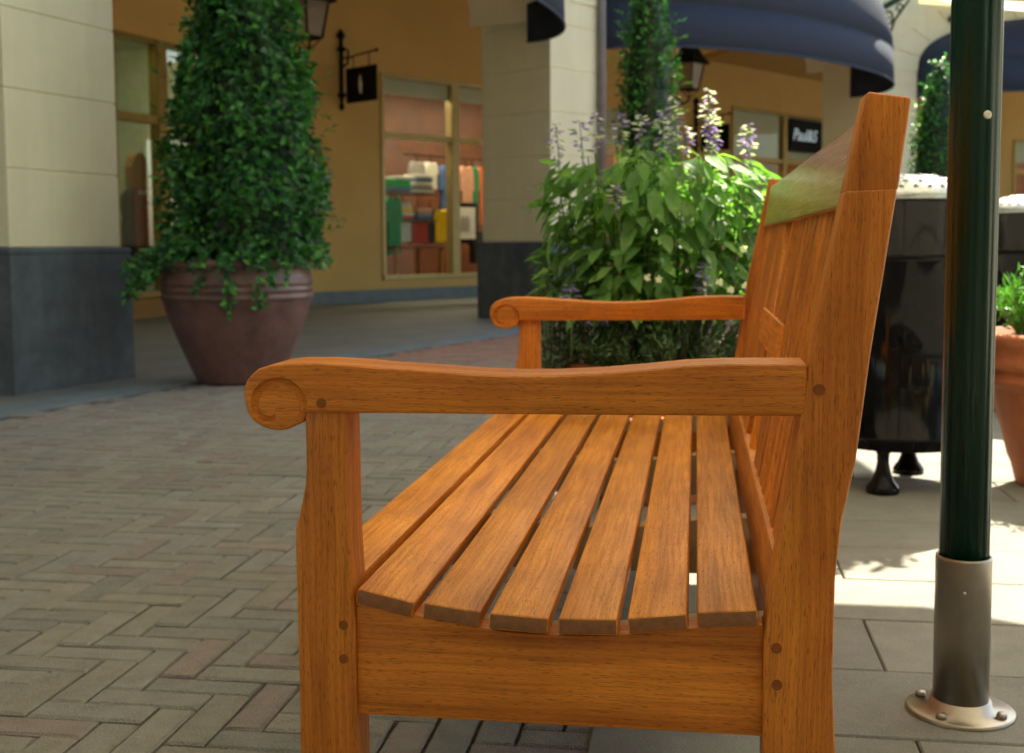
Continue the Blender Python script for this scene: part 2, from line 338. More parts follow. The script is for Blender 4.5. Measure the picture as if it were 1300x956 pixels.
def bevel_prism(name, poly, y0, y1, mat, parent, bev=0.003, carve=None):
    bm = bmesh.new(); a = [bm.verts.new((q[0], y0, q[1])) for q in poly]; b = [bm.verts.new((q[0], y1, q[1])) for q in poly]
    n = len(poly); bm.faces.new(a); bm.faces.new(b[::-1])
    for i in range(n): bm.faces.new((a[i], b[i], b[(i+1) % n], a[(i+1) % n]))
    bmesh.ops.recalc_face_normals(bm, faces=bm.faces[:])
    es = [e for e in bm.edges if e.calc_face_angle(0) > R(25)]
    bmesh.ops.bevel(bm, geom=es, offset=bev, segments=3, affect='EDGES', profile=0.5)
    me = bpy.data.meshes.new(name); bm.to_mesh(me); bm.free(); me.materials.append(mat)
    o = bpy.data.objects.new(name, me); COL.objects.link(o)
    if carve:
        cut = []
        for yy in (y0, y1):
            mb = MB(); mb.tube([(q[0], yy, q[1]) for q in smooth_curve(SPI, 4)], 0.0047, 10); c = mb.build('cut', M['groove']); cut.append(c)
            md = o.modifiers.new('b', 'BOOLEAN'); md.operation = 'DIFFERENCE'; md.solver = 'EXACT'; md.use_self = True; md.object = c
        bpy.context.view_layer.update()
        me2 = bpy.data.meshes.new_from_object(o.evaluated_get(bpy.context.evaluated_depsgraph_get()))
        o.modifiers.clear(); o.data = me2
        for c in cut: bpy.data.objects.remove(c)
    o.data.polygons.foreach_set('use_smooth', [True]*len(o.data.polygons))
    try:
        o.data.set_sharp_from_angle(angle=R(28))
    except Exception: pass
    o.parent = parent; return o
AW = 0.072
def plug(x, y, z, s, parent, rr=0.0056):
    mb = MB(); seg = 20
    vs = [(x+rr*math.cos(a), y, z+rr*math.sin(a)) for a in [2*math.pi*k/seg for k in range(seg)]]
    vs2 = [(a, y-s*0.0006, c) for a, b, c in vs]
    mb.add(vs+vs2, [tuple(range(seg)), tuple(range(seg, 2*seg))]+[(k, (k+1) % seg, (k+1) % seg+seg, k+seg) for k in range(seg)])
    return mb.build('wood_plug', M['plug'], parent)
# legs and posts
POSTF = [(.071, .0), (.071, .36), (.079, .42), (.1195, .69), (.1465, .818), (.1500, .8215), (.166, .913)]   # front edge
POSTB = [(.207, .906), (.196, .828), (.1955, .8165), (.173, .659), (.160, .547), (.148, .490), (.142, .43), (.141, .32), (.150, .15), (.163, 0.0)]
LEGP = [(-.418, .5925), (-.4178, .530), (-.4195, .510), (-.4265, .478), (-.4312, .462), (-.4316, .44), (-.431, .292), (-.431, 0.0), (-.366, 0.0), (-.366, .352), (-.3675, .395), (-.3705, .45), (-.3716, .5925)]
def make_post(ya_, yb_):
    PF = [(.071, .0), (.071, .36), (.079, .42), (.1195, .69), (.1462, .822)]; PB = [(.1960, .8235), (.173, .659), (.160, .547), (.148, .490), (.142, .43), (.141, .32), (.150, .15), (.163, 0.0)]
    lo = bevel_prism('back_post', PF+PB, ya_, yb_, M['wood_z'], bench, .0036)
    hi = bevel_prism('tmp', [(.1460, .8195), (.1655, .919), (.2080, .912), (.1965, .821)], ya_+.0012, yb_-.0012, M['wood_z'], bench, .0036)
    bm = bmesh.new(); bm.from_mesh(lo.data); bm.from_mesh(hi.data); bm.to_mesh(lo.data); bm.free(); bpy.data.objects.remove(hi); return lo
for side_, y0 in ((1, 0.0), (-1, LEN)):
    ya, yb = (y0+.004, y0+T) if side_ > 0 else (y0-T, y0-.004)
    leg = bevel_prism('front_leg', LEGP, ya, yb, M['wood_z'], bench, .003)
    post = make_post(y0 if side_ > 0 else y0-.055, y0+.055 if side_ > 0 else y0)
    arm = bevel_prism('armrest', ARM, y0 if side_ > 0 else y0-AW, y0+AW if side_ > 0 else y0, M['wood_x'], bench, .0042, carve=True)
    yo = ya if side_ > 0 else yb
    plug(-.3978, y0, .6015, side_, arm); plug(.1232, y0, .6224, side_, post, .0062)
    plug(.084, y0, .3537, side_, post); plug(.085, y0, .315, side_, post)
    plug(-.3786, yo, .357, side_, leg, .0052); plug(-.3792, yo, .3191, side_, leg, .0052)
    # end rail under the slats, with a dished top edge
    RP = [(-.3665, .255), (.0715, .255)]+[(x, z) for x, z in ((.0715, .3745), (.02, .3725), (-.05, .3600), (-.12, .3545), (-.19, .3545), (-.25, .3610), (-.31, .3720), (-.3665, .3830))]
    bevel_prism('end_rail', RP, (y0+.010) if side_ > 0 else y0-.045, (y0+.045) if side_ > 0 else y0-.010, M['wood_x'], bench, .002)
# front and back rails
mb = MB(); mb.box(-.420, -.385, T, LEN-T, .285, .372, .003); mb.build('front_rail', M['wood_y'], bench)
mb = MB(); mb.box(.080, .115, .055, LEN-.055, .27, .345, .003); mb.build('rear_rail', M['wood_y'], bench)
# seat bearers
for yb_ in (.52, 1.07):
    RB = [(-.385, .29), (.082, .29), (.082, .3745), (.02, .3725), (-.05, .3600), (-.12, .3545), (-.19, .3545), (-.25, .3610), (-.31, .3720), (-.385, .3790)]
    bevel_prism('seat_bearer', RB, yb_-.016, yb_+.016, M['bearer'], bench, .0015)
for s_, yy in ((1, .047), (-1, LEN-.047)):       # pale battens screwed inside the end rails
    RB = [(-.365, .33), (.075, .33), (.075, .3725), (.02, .3705), (-.05, .3580), (-.12, .3525), (-.19, .3525), (-.25, .3590), (-.31, .3700), (-.365, .3780)]
    bevel_prism('seat_batten', RB, min(yy, yy+s_*.02), max(yy, yy+s_*.02), M['bearer'], bench, .001)
# slats: left/right edge (v, z of the top face)
SL = [(-.434, .4035, -.372, .4005, T+.002, LEN-T-.002), (-.361, .4000, -.2975, .3865, .0, LEN), (-.2877, .3868, -.2258, .3790, .0, LEN), (-.2164, .3788, -.1525, .3755, .0, LEN),
      (-.1428, .3758, -.0797, .3775, .0, LEN), (-.0697, .3792, -.0077, .3860, .0, LEN), (.0022, .3885, .0645, .3935, .0, LEN)]
for i, (x0, z0, x1, z1, ya, yb) in enumerate(SL):
    th = .0185; a = math.atan2(z1-z0, x1-x0); nx, nz = math.sin(a)*th, -math.cos(a)*th
    o = bevel_prism('seat_slat', [(x0, z0), (x1, z1), (x1+nx, z1+nz), (x0+nx, z0+nz)], ya+random.uniform(0, .0015), yb-.001, M['wood_end'], bench, .0032)
    o.data.materials.append(M['teak_end'])
    for pf in o.data.polygons:
        if abs(pf.normal.y) > .8: pf.material_index = 1
# back: coordinates along the rake
def bp(t, z, off=0.0):       # front plane of the back boards
    return .071+.0 + (z-.38)*.177+off
def back_board(name, ya, yb, za, zb, f0, f1, mat, bev=.002, ya2=None, yb2=None):
    """board lying in the raked back; f0/f1 = offsets of front and back face; ya2/yb2 = its y range at the top"""
    ya2 = ya if ya2 is None else ya2; yb2 = yb if yb2 is None else yb2
    bm = bmesh.new(); vs = []
    for (z, y0_, y1_) in ((za, ya, yb), (zb, ya2, yb2)):
        for x_ in (bp(0, z, f0), bp(0, z, f1)):
            for y_ in (y0_, y1_): vs.append(bm.verts.new((x_, y_, z)))
    for f in ((0, 1, 3, 2), (4, 6, 7, 5), (0, 4, 5, 1), (2, 3, 7, 6), (0, 2, 6, 4), (1, 5, 7, 3)): bm.faces.new([vs[i] for i in f])
    bmesh.ops.recalc_face_normals(bm, faces=bm.faces[:])
    bmesh.ops.bevel(bm, geom=bm.edges[:], offset=bev, segments=2, affect='EDGES', profile=.6)
    me = bpy.data.meshes.new(name); bm.to_mesh(me); bm.free(); me.materials.append(mat)
    o = bpy.data.objects.new(name, me); COL.objects.link(o); o.parent = bench; return o
IY0, IY1 = .055, LEN-.055
back_board('top_rail', IY0, IY1, .806, .898, .003, .034, M['wood_rail'], .004)
back_board('lower_back_rail', IY0, IY1, .372, .432, .004, .034, M['wood_y'], .003)
cen = LEN/2; cw = .245        # the open-work panel sits in the middle of the back
def slats_between(a, b, n, wdt):
    gap = (b-a-n*wdt)/(n+1)
    for k in range(n):
        y = a+gap+k*(wdt+gap); back_board('back_slat', y, y+wdt, .428, .810, .010, .026, M['wood_z'], .0015)
slats_between(IY0, cen-cw, 8, .040); slats_between(cen+cw, IY1, 8, .040)
back_board('panel_rail', cen-cw, cen+cw, .592, .650, .006, .030, M['wood_y'], .002)
for za, zb, fl_ in ((.648, .808, 0), (.430, .594, 1)):
    P0 = [(-cw, -.105), (-.070, -.005), (.030, cw)]; P1 = [(-cw, -.185), (-.055, -.020), (.110, cw)]       # board edges at the closed and the open end
    A_, B_ = (P1, P0) if fl_ else (P0, P1)
    for (a0, a1), (b0, b1) in zip(A_, B_):
        back_board('splat', cen+a0, cen+a1, za, zb, .010, .024, M['wood_z'], .0015, cen+b0, cen+b1)

# ------------------------------------------------------------------ ground
g = MB(); g.add([(-300, -300, -.06), (300, -300, -.06), (300, 300, -.06), (-300, 300, -.06)], [(0, 1, 2, 3)])
struct(g.build('ground', M['ground']))
def toW(v_, u_): return V*v_+U*u_
# the left building line (street side of its pillar) and the mid one
A1 = Vector((-2.59, 6.20, 0)); F1 = Vector((math.sin(R(22)), math.cos(R(22)), 0)); N1 = Vector((F1.y, -F1.x, 0))
A2 = Vector((.398, 12.107, 0)); F2 = Vector((math.sin(R(43.5)), math.cos(R(43.5)), 0)); N2 = Vector((F2.y, -F2.x, 0))
A3 = Vector((4.96, 16.91, 0)); F3 = Vector((math.sin(R(72)), math.cos(R(72)), 0)); N3 = Vector((F3.y, -F3.x, 0))
B1 = A1+F1*.92                                  # far end of the left pillar
FB = (A2-B1).normalized(); NB = Vector((FB.y, -FB.x, 0)); LB = (A2-B1).length
# arcade floor edge (polyline, offset towards the street)
def edge(off):
    return [A1-F1*9+N1*off, A1+F1*.9+N1*off, A2+N2*off-F2*.1, A3+N3*off-F3*.2, A3+F3*14+N3*off]
def strip(name, o0, o1, z, mat, thick=.05):
    a = edge(o0); b = edge(o1); mb = MB(); n = len(a)
    vs = [(q.x, q.y, z) for q in a]+[(q.x, q.y, z) for q in b]+[(q.x, q.y, z-thick) for q in a]+[(q.x, q.y, z-thick) for q in b]
    fs = []
    for i in range(n-1):
        fs += [(i, i+1, n+i+1, n+i), (i, 2*n+i, 2*n+i+1, i+1), (n+i, n+i+1, 3*n+i+1, 3*n+i)]
    mb.add(vs, fs); return struct(mb.build(name, mat))
strip('arcade_floor', -12.0, .22, .0, M['floor'])
strip('kerb_band', .223, .52, .003, M['band'])
def street_dist(P):     # signed distance in front of the arcade line
    e = edge(.52); best = 1e9
    for i in range(4):
        a, b = e[i], e[i+1]; d = b-a; t = max(0, min(1, (P-a).dot(d)/d.length_squared)); q = a+d*t
        dd = (P-q).length; nrm = Vector((d.y, -d.x, 0)).normalized(); s = 1 if (P-q).dot(nrm) > 0 else -1
        if dd < abs(best): best = dd*s
    return best
# brick paving: real pavers in a herringbone turned to the bench's axes
BW, BL_ = .0683, .2049; gap = .0042
mb = MB(); rnd = random.Random(3)
joint = MB()
SLAB_V = -.165          # pavers left of this line, slabs right of it (metres across the bench)
def paver(cv, cu, wv, wu):
    P = toW(cv, cu)
    if street_dist(P) < .06: return
    if cv-wv/2 > SLAB_V+.01 and cu+wu/2 < 6.05: return
    if cv > 5.5: return
    red = max(0, min(1, (P.y-6.9)/1.6)) if P.x > -1.7 else 0
    k = rnd.uniform(.90, 1.08); h = rnd.uniform(-.04, .04)
    g1 = Vector((.295+h*.2, .282, .257-h*.2))*k; r1 = Vector((.37, .225, .185))*k
    if rnd.random() < .05: g1 = Vector((.25, .245, .23))
    if rnd.random() < .16: g1 = Vector((.285, .245, .228))*k
    c = g1.lerp(r1, red)
    hv, hu = wv/2-gap/2+rnd.uniform(-.0012, .0008), wu/2-gap/2+rnd.uniform(-.0012, .0008); z = rnd.uniform(-.0022, .0022); b = .005
    tx, ty = rnd.uniform(-.006, .006), rnd.uniform(-.006, .006); rot = rnd.uniform(-.008, .008)
    cr, sr = math.cos(rot), math.sin(rot)
    vs = []
    for (ev, eu, zz) in ((hv, hu, -.02), (hv, hu, z-b*.8), (hv-b, hu-b, z)):
        for sx, sy in ((-1, -1), (1, -1), (1, 1), (-1, 1)):
            jx = rnd.uniform(-.0022, .0014) if zz > -.02 else 0
            a_, b_ = sx*ev+jx, sy*eu-jx
            q = toW(cv+a_*cr-b_*sr, cu+a_*sr+b_*cr); vs.append((q.x, q.y, zz+(tx*a_+ty*b_ if zz > -.02 else 0)))
    fs = [(8, 9, 10, 11)]
    for l in (0, 4):
        for k2 in range(4): fs.append((l+k2, l+(k2+1) % 4, l+4+(k2+1) % 4, l+4+k2))
    mb.add(vs, fs, tuple(c))
for i in range(-80, 110):
    for j in range(-6, 268):
        P = toW(i*BW, j*BW)
        if P.y > 16 or P.x < -4.6 or P.x < -.46*P.y-2.6 or P.x > .45*P.y+1.6: continue
        d = (i-j) % 6
        if d == 0: paver(i*BW+BW*1.5, j*BW+BW/2, BL_, BW)
        elif d == 5: paver(i*BW+BW/2, j*BW+BW*1.5, BW, BL_)
struct(mb.build('brick_paving', M['brick'], fix=False))
jm = MB(); q = [toW(-9, -4), toW(12, -4), toW(12, 40), toW(-9, 40)]
jm.add([(a.x, a.y, -.0085) for a in q], [(0, 1, 2, 3)]); struct(jm.build('joint_sand', M['joint']))
# concrete slabs on the right
mb = MB(); SU, SV = .30, 1.25; rnd = random.Random(9)
j = 0; uu = 2.463-.30*9
while uu < 6.1:
    v0 = SLAB_V+.004; off = (j % 2)*.31; k = 0; vv = v0-(.15 if j % 2 else .75)
    while vv < 5.2:
        a0 = max(vv, v0); a1 = vv+SV
        if a1-a0 > .05:
            gp = .0035; z = rnd.uniform(-.0012, .0012)+.0060; kk = rnd.uniform(.90, 1.06); col = (.255*kk, .245*kk, .212*kk); b = .003; vs = []
            for e, zz in ((0, -.03), (0, z-b), (b, z)):
                for aa, bb in ((a0+gp/2+e, uu+gp/2+e), (a1-gp/2-e, uu+gp/2+e), (a1-gp/2-e, uu+SU-gp/2-e), (a0+gp/2+e, uu+SU-gp/2-e)):
                    w_ = toW(aa, bb); vs.append((w_.x, w_.y, zz))
            fs = [(8, 9, 10, 11)]+[(l+m_, l+(m_+1) % 4, l+4+(m_+1) % 4, l+4+m_) for l in (0, 4) for m_ in range(4)]
            mb.add(vs, fs, col)
        vv += SV
    uu += SU; j += 1
struct(mb.build('slab_pavement', M['slab'], fix=False))

# ------------------------------------------------------------------ buildings
def frame(name, A, F):
    return empty(name, A, math.atan2(F.y, F.x))       # local x along the street front, local y into the building
b_left = tag(frame('shop_building', A1, F1), 'cream and ochre shop building with tall block pillar at far left', 'building')
b_mid = tag(frame('shop_building', A2, F2), 'ochre arcade shop building in the middle behind the navy awnings', 'building')
b_right = tag(frame('shop_building', A3, F3), 'low cream arcade building at right with ringed arch stones', 'building')
def courses(poly, z0, z1, step, parent, name='pillar', base_h=.77, grow=.045, first=None):
    """pillar of block courses: polygon in local xy"""
    cx = sum(q[0] for q in poly)/len(poly); cy = sum(q[1] for q in poly)/len(poly)
    def ins(d):
        out = []; n = len(poly)
        for i in range(n):
            a = Vector(poly[i-1]); b = Vector(poly[i]); c = Vector(poly[(i+1) % n])
            d1 = (b-a).normalized(); d2 = (c-b).normalized(); n1 = Vector((-d1.y, d1.x)); n2 = Vector((-d2.y, d2.x))
            if (Vector((cx, cy))-b).dot(n1) < 0: n1 = -n1
            if (Vector((cx, cy))-b).dot(n2) < 0: n2 = -n2
            m_ = (n1+n2); m_ /= max(.3, 1+n1.dot(n2)); out.append((b+m_*d))
        return [(q.x, q.y) for q in out]
    mb = MB(); ch = .009; ins0 = ins(0); ins1 = ins(ch)
    n = len(poly); rings = []
    z = z0
    while z < z1-.01:
        zt = min(z+step, z1)
        rings += [(ins1, z), (ins0, z+ch*.8), (ins0, zt-ch*.8), (ins1, zt)]
        z = zt
    vs = []; fs = []
    for pl, zz in rings: vs += [(a, b, zz) for a, b in pl]
    for i in range(len(rings)-1):
        for k in range(n): fs.append((i*n+k, i*n+(k+1) % n, (i+1)*n+(k+1) % n, (i+1)*n+k))
    fs.append(tuple((len(rings)-1)*n+k for k in range(n)))
    mb.add(vs, fs); pl = mb.build(name, M['stucco'], parent)
    mb = MB(); o1 = ins(-grow); o2 = ins(-grow+.006); o3 = ins(-grow+.012)
    rr = [(o1, -.05), (o1, base_h-.045), (o2, base_h-.040), (o2, base_h-.034), (o1, base_h-.030), (o1, base_h-.008), (o3, base_h), (ins(.02), base_h+.001)]
    vs = []; fs = []
    for q_, zz in rr: vs += [(a, b, zz) for a, b in q_]
    for i in range(len(rr)-1):
        for k in range(n): fs.append((i*n+k, i*n+(k+1) % n, (i+1)*n+(k+1) % n, (i+1)*n+k))
    mb.add(vs, fs); mb.build('pillar_base', M['slate'], pl); return pl
courses([(.05, .05), (.90, .05), (.90, .95), (.05, .95)], .77, 4.60, .415, b_left)
courses([(0, 0), (.83, 0), (.83, .963), (0, .963)], .80, 3.22, .435, b_mid, base_h=.80)
l3 = Vector((4.47, 17.37, 0))-A3
courses([(0, 0), (.83, 0), (.83, .93), (l3.dot(F3), -l3.dot(N3))], .80, 4.55, .435, b_right, base_h=.80)

def arch_wall(parent, x0, x1, zs, rise, ztop, depth, vous=True, seg=28, xl=None, xr=None, name='arch_wall', y0=0.0):
    """wall over one bay: elliptical arch from x0 to x1 springing at zs; solid to ztop; extends to xl..xr at the sides"""
    xl = x0 if xl is None else xl; xr = x1 if xr is None else xr
    c = (x0+x1)/2; a = (x1-x0)/2; mb = MB()
    pts = [(c-a*math.cos(math.pi*k/seg), zs+rise*math.sin(math.pi*k/seg)) for k in range(seg+1)]
    for yy, flip in ((y0, False), (y0+depth, True)):
        vs = [(q[0], yy, q[1]) for q in pts]+[(q[0], yy, ztop) for q in pts]; n = seg+1
        mb.add(vs, [(k, k+1, n+k+1, n+k) for k in range(seg)])
    n = seg+1; vs = [(q[0], y0, q[1]) for q in pts]+[(q[0], y0+depth, q[1]) for q in pts]
    mb.add(vs, [(k, k+1, n+k+1, n+k) for k in range(seg)])
    mb.add([(x0, y0, ztop), (x1, y0, ztop), (x1, y0+depth, ztop), (x0, y0+depth, ztop)], [(0, 1, 2, 3)])
    if xl < x0: mb.box(xl, x0, y0, y0+depth, zs, ztop)
    if xr > x1: mb.box(x1, xr, y0, y0+depth, zs, ztop)
    o = mb.build(name, M['stucco'], parent)
    if vous:
        nb = 13; mb = MB()
        for k in range(nb):
            t0 = math.pi*k/nb+.006; t1 = math.pi*(k+1)/nb-.006
            if k == 0: t0 = .0
            if k == nb-1: t1 = math.pi
            poly = []
            m_ = 4
            for i in range(m_+1):
                t = t0+(t1-t0)*i/m_; poly.append((c-a*math.cos(t), zs+rise*math.sin(t)+.001))
            for i in range(m_, -1, -1):
                t = t0+(t1-t0)*i/m_; poly.append((c-(a+.50)*math.cos(t), min(zs+(rise+.50)*math.sin(t), ztop-.01)))
            mb.prism(poly, 'y', y0-.014, y0-.0005)
        mb.build('arch_stones', M['stucco'], parent)
    return o
arch_wall(b_mid, .83, 6.65, 3.22, 1.15, 8.0, .95, xl=-.02, xr=6.75)
arch_wall(b_right, .83, 6.25, 3.18, .78, 4.12, .93, xr=7.1)
courses([(6.25, 0), (7.08, 0), (7.08, .93), (6.25, .93)], .80, 3.2, .435, b_right, base_h=.80)
# arch between the left pillar and the mid one
bay = frame('shop_building', B1, FB)
tag(bay, 'tall cream upper front over the arch between the two big pillars', 'building')
arch_wall(bay, .02, LB-.01, 3.0, 1.3, 4.6, .9, vous=False)
# upper storeys with windows; the unseen middle tower is added to cast shade
def upper(parent, x0, x1, z0, z1, depth, cols, rows, y0=0.0):
    mb = MB(); mb.box(x0, x1, y0, y0+depth, z0, z1); mb.build('upper_wall', M['stucco'], parent)
    mb = MB(); mb.box(x0-.15, x1+.0, y0-.25, y0+depth, z1, z1+.22, .02); mb.build('cornice', M['stucco'], parent)
    for i in range(cols):
        for j_ in range(rows):
            cx = x0+(i+.5)*(x1-x0)/cols; cz = z0+1.5+j_*3.0
            m1 = MB(); m1.box(cx-.55, cx+.55, y0-.05, y0+.01, cz-.8, cz+.8, .01); wn = m1.build('window', M['bgold'], parent)
            m2 = MB(); m2.box(cx-.47, cx-.03, y0-.060, y0-.052, cz-.72, cz+.72); m2.box(cx+.03, cx+.47, y0-.060, y0-.052, cz-.72, cz+.72); m2.build('pane', M['tglass'], wn)
upper(bay, -.2, 5.5, 4.6, 8.0, 6.0, 2, 1)
upper(b_mid, 0.0, 6.72, 8.0, 20.2, 6.0, 3, 4)  # height added out of view to keep sun off the paving
upper(b_left, -9.0, .95, 4.6, 8.0, 6.0, 3, 1)
mb = MB(); mb.box(-.1, 16.4, .96, 8.0, 4.63, 4.9); mb.build('arcade_ceiling', M['stucco'], b_mid)
mb = MB(); mb.box(-9, .9, .95, 6.0, 4.40, 4.59); mb.build('arcade_ceiling', M['stucco'], b_left)
mb = MB(); mb.box(.2, LB-.3, .91, 5.5, 4.40, 4.59); mb.build('arcade_ceiling', M['stucco'], bay)
mb = MB(); mb.box(.3, 16, .94, 11.0, 4.12, 4.22); mb.build('roof', M['ochre'], b_right)
# left wing side wall far left, outside the frame
courses([(-6.0, .05), (-5.15, .05), (-5.15, .95), (-6.0, .95)], .77, 4.60, .415, b_left)

# interior (arcade back) walls ---------------------------------------------------
def wall_with_holes(parent, x0, x1, y, z0, z1, holes, mat, th=.22, name='shop_wall'):
    mb = MB(); xs = sorted(set([x0, x1]+[h[0] for h in holes]+[h[1] for h in holes]))
    for a, b in zip(xs[:-1], xs[1:]):
        hs = [h for h in holes if h[0] <= a+1e-6 and h[1] >= b-1e-6]
        if not hs: mb.box(a, b, y, y+th, z0, z1)
        else:
            h = hs[0]
            if h[2] > z0: mb.box(a, b, y, y+th, z0, h[2])
            if h[3] < z1: mb.box(a, b, y, y+th, h[3], z1)
    return mb.build(name, mat, parent)
def shop_window(parent, x0, x1, y, z0, z1, mulls, zt, matf, pane=True, blind=None, glassm=None):
    mb = MB(); fw = .055
    mb.box(x0, x1, y-.03, y+.10, z1-fw, z1, .004); mb.box(x0, x1, y-.05, y+.10, z0, z0+.06, .004)
    for xx in [x0, x1-fw]: mb.box(xx, xx+fw, y-.028, y+.098, z0+.061, z1-fw-.001, .004)
    for m_ in mulls: mb.box(m_-.075, m_+.075, y-.034, y+.10, z0+.062, z1-fw-.002, .004)
    for a, b in zip([x0+fw]+[m_+.076 for m_ in mulls], [m_-.076 for m_ in mulls]+[x1-fw]):
        mb.box(a+.001, b-.001, y-.022, y+.09, zt-.045, zt+.045, .004)
    fr = mb.build('window', matf, parent)
    m2 = MB(); m2.box(x0+fw, x1-fw, y+.03, y+.038, z0+.06, zt-.045); m2.box(x0+fw, x1-fw, y+.03, y+.038, zt+.045, z1-fw); m2.build('pane', glassm or M['glass'], fr)
    if blind:
        m3 = MB(); m3.box(x0+fw, x1-fw, y+.052, y+.07, blind, z1-fw-.001); m3.build('blind', M['blind'], fr)
    return fr
def shop_room(parent, x0, x1, y0, y1, z1, lamp=True, wallm='shopwood'):
    mb = MB()
    mb.box(x0, x1, y1, y1+.1, 0, z1); mb.box(x0-.1, x0, y0, y1+.1, 0, z1); mb.box(x1, x1+.1, y0, y1+.1, 0, z1)
    mb.box(x0, x1, y0, y1, z1, z1+.1)
    rm = mb.build('shop_interior', M[wallm], parent)
    mb = MB(); mb.box(x0, x1, y0, y1, .02, .10); mb.build('shop_floor', M['shopfloor'], rm)
    if lamp:
        mb = MB(); mb.box(x0+.4, x1-.4, y0+.35, y0+.75, z1-.03, z1-.001); mb.build('ceiling_lamp', M['shoplamp'], rm)
    return rm
YW = 4.663; XB = 2.04
w1 = (XB-.30, XB+2.75, .30, 3.13); w2 = (XB+3.4, XB+5.1, .3, 3.05); w3 = (XB+8.35, XB+13.6, .3, 3.36)
wall_with_holes(b_mid, .40, 16.2, YW, 0, 4.62, [w1, w2, w3], M['ochre'])
mb = MB()
for a, b in ((.38, w1[0]), (w1[0], w1[1]), (w1[1], w3[0]), (w3[0], 16.2)): mb.box(a+.001, b-.001, YW-.05, YW-.002, 0, .17, .006)
mb.build('skirting', M['skirt'], b_mid)
shop_window(b_mid, w1[0], w1[1], YW, w1[2], w1[3], [XB+1.10], 2.30, M['bgold'], blind=2.86)
shop_window(b_mid, w2[0], w2[1], YW, w2[2], w2[3], [], 2.30, M['bgold'], blind=2.45)
shop_window(b_mid, w3[0], w3[1], YW, w3[2], w3[3], [XB+10.25], 2.40, M['gold'], blind=2.45)
shop_room(b_mid, w1[0]-.4, w2[1]+1.0, YW+.23, YW+2.4, 3.3)
shop_room(b_mid, w3[0]-.3, w3[1]+.3, YW+.23, YW+2.8, 3.5)
# left shop front
Wl = Vector((-3.8, 12.9, 0))-A1; yl = -Wl.dot(N1); xl0 = Wl.dot(F1)
wl = (xl0-.66, xl0+1.35, .24, 2.97)
wall_with_holes(b_left, -6.0, xl0+2.98, yl, 0, 4.59, [(wl[0], wl[1], .0, 2.97)], M['ochre'])
mb = MB(); mb.box(wl[0], wl[1], yl-.01, yl+.12, 0.02, .235, .005); mb.build('stall_riser', M['c_brown'], b_left)
shop_window(b_left, wl[0], wl[1], yl, wl[2], wl[3], [xl0+.13], 2.12, M['gold'], blind=None, glassm=M['tglass'])
rl = shop_room(b_left, wl[0]-.2, wl[1]+.3, yl+.23, yl+2.2, 3.2, lamp=False, wallm='c_pale')
mb = MB(); mb.box(wl[0]+.3, wl[1]-.2, yl+.25, yl+.45, 3.17, 3.199); mb.build('ceiling_lamp', emit('left_shop_fill', (1, .9, .7), 7), rl)  # lamp added out of sight above the header to brighten the room
# wing three back wall
w4 = Vector((6.68, 25.5, 0))
dd = Vector((math.sin(R(78)), math.cos(R(78)), 0)); far = frame('shop_building', w4, dd)
tag(far, 'ochre shop wall seen through the arch behind the green pole', 'building')
wall_with_holes(far, -.3, 12, 0, 0, 4.1, [(4.4, 7.5, .3, 3.0)], M['ochre'])
shop_window(far, 4.4, 7.5, 0, .3, 3.0, [5.8], 2.3, M['gold'], blind=2.5)
shop_room(far, 4.2, 7.7, .23, 2.4, 3.2)

# downspout on the middle pillar
mb = MB(); mb.tube([(.745, -.055, .2), (.745, -.055, 5.5)], .045, 12)
for z in (1.0, 2.2, 3.4): mb.lathe([(.052, 0), (.052, .03)], 12, (.745, -.055, z))
dsp = mb.build('downspout', M['pipe'], b_mid)

# ------------------------------------------------------------------ awnings
def awning(parent_A, F, x0, x1, b, z0, hval, rise, yoff, label, mirror=False, b2=None):
    Nn = Vector((F.y, -F.x, 0)); root = empty('awning', parent_A+F*((x0+x1)/2), math.atan2(F.y, F.x))
    a = (x1-x0)/2; seg = 40; rows = []
    for k in range(7): rows.append((0, k/6))
    def pt(t, row):
        x = -a*math.cos(t); s = max(0, math.sin(t))**.9
        if row[0] == 'v':    # valance
            return (x, -(b*(1.0+.02*(1-row[1])))*s+yoff, z0+hval*row[1])
        ph = row[1]*math.pi/2
        return (x, -b*math.cos(ph)*s+yoff, z0+hval+rise*math.sin(ph)*s)
    R_ = [('v', q) for q in (0, .5, 1)]+[('d', q/9) for q in range(1, 10)]
    def sheet(name, rr, mat, th=.012):
        mb = MB(); n = seg+1; vs = []; fs = []
        for rw in rr: vs += [pt(math.pi*k/seg, rw) for k in range(n)]
        for i in range(len(rr)-1):
            for k in range(seg): fs.append((i*n+k, i*n+k+1, (i+1)*n+k+1, (i+1)*n+k))
        mb.add(vs, fs, smooth=True); o = mb.build(name, mat, root)
        md = o.modifiers.new('thick', 'SOLIDIFY'); md.thickness = th; md.offset = 0; return o
    sheet('valance', R_[:3], M['navy']); sheet('canopy', R_[2:], M['navy'])
    for nm, rw, rad in (('rim_piping', ('v', 0), .015), ('seam_piping', ('v', 1), .010)):
        mb = MB(); mb.tube([pt(math.pi*k/seg, rw) for k in range(seg+1)], rad, 6); mb.build(nm, M['navy_pipe'], root)
    return tag(root, label, 'awning', 'navy dome awnings over the arches')
awning(A2, F2, .86, 6.62, 1.42, 2.82, .43, 1.45, .24, 'large navy dome awning in the middle between two pillars')
awning(B1, FB, .02, LB-.03, 1.05, 2.80, .40, 1.25, .24, 'navy awning cut by the top edge, dark underside over the middle pillar')
awning(A3, F3, .84, 6.24, 1.35, 2.82, .42, .80, .05, 'navy dome awning at far right behind the green pole')

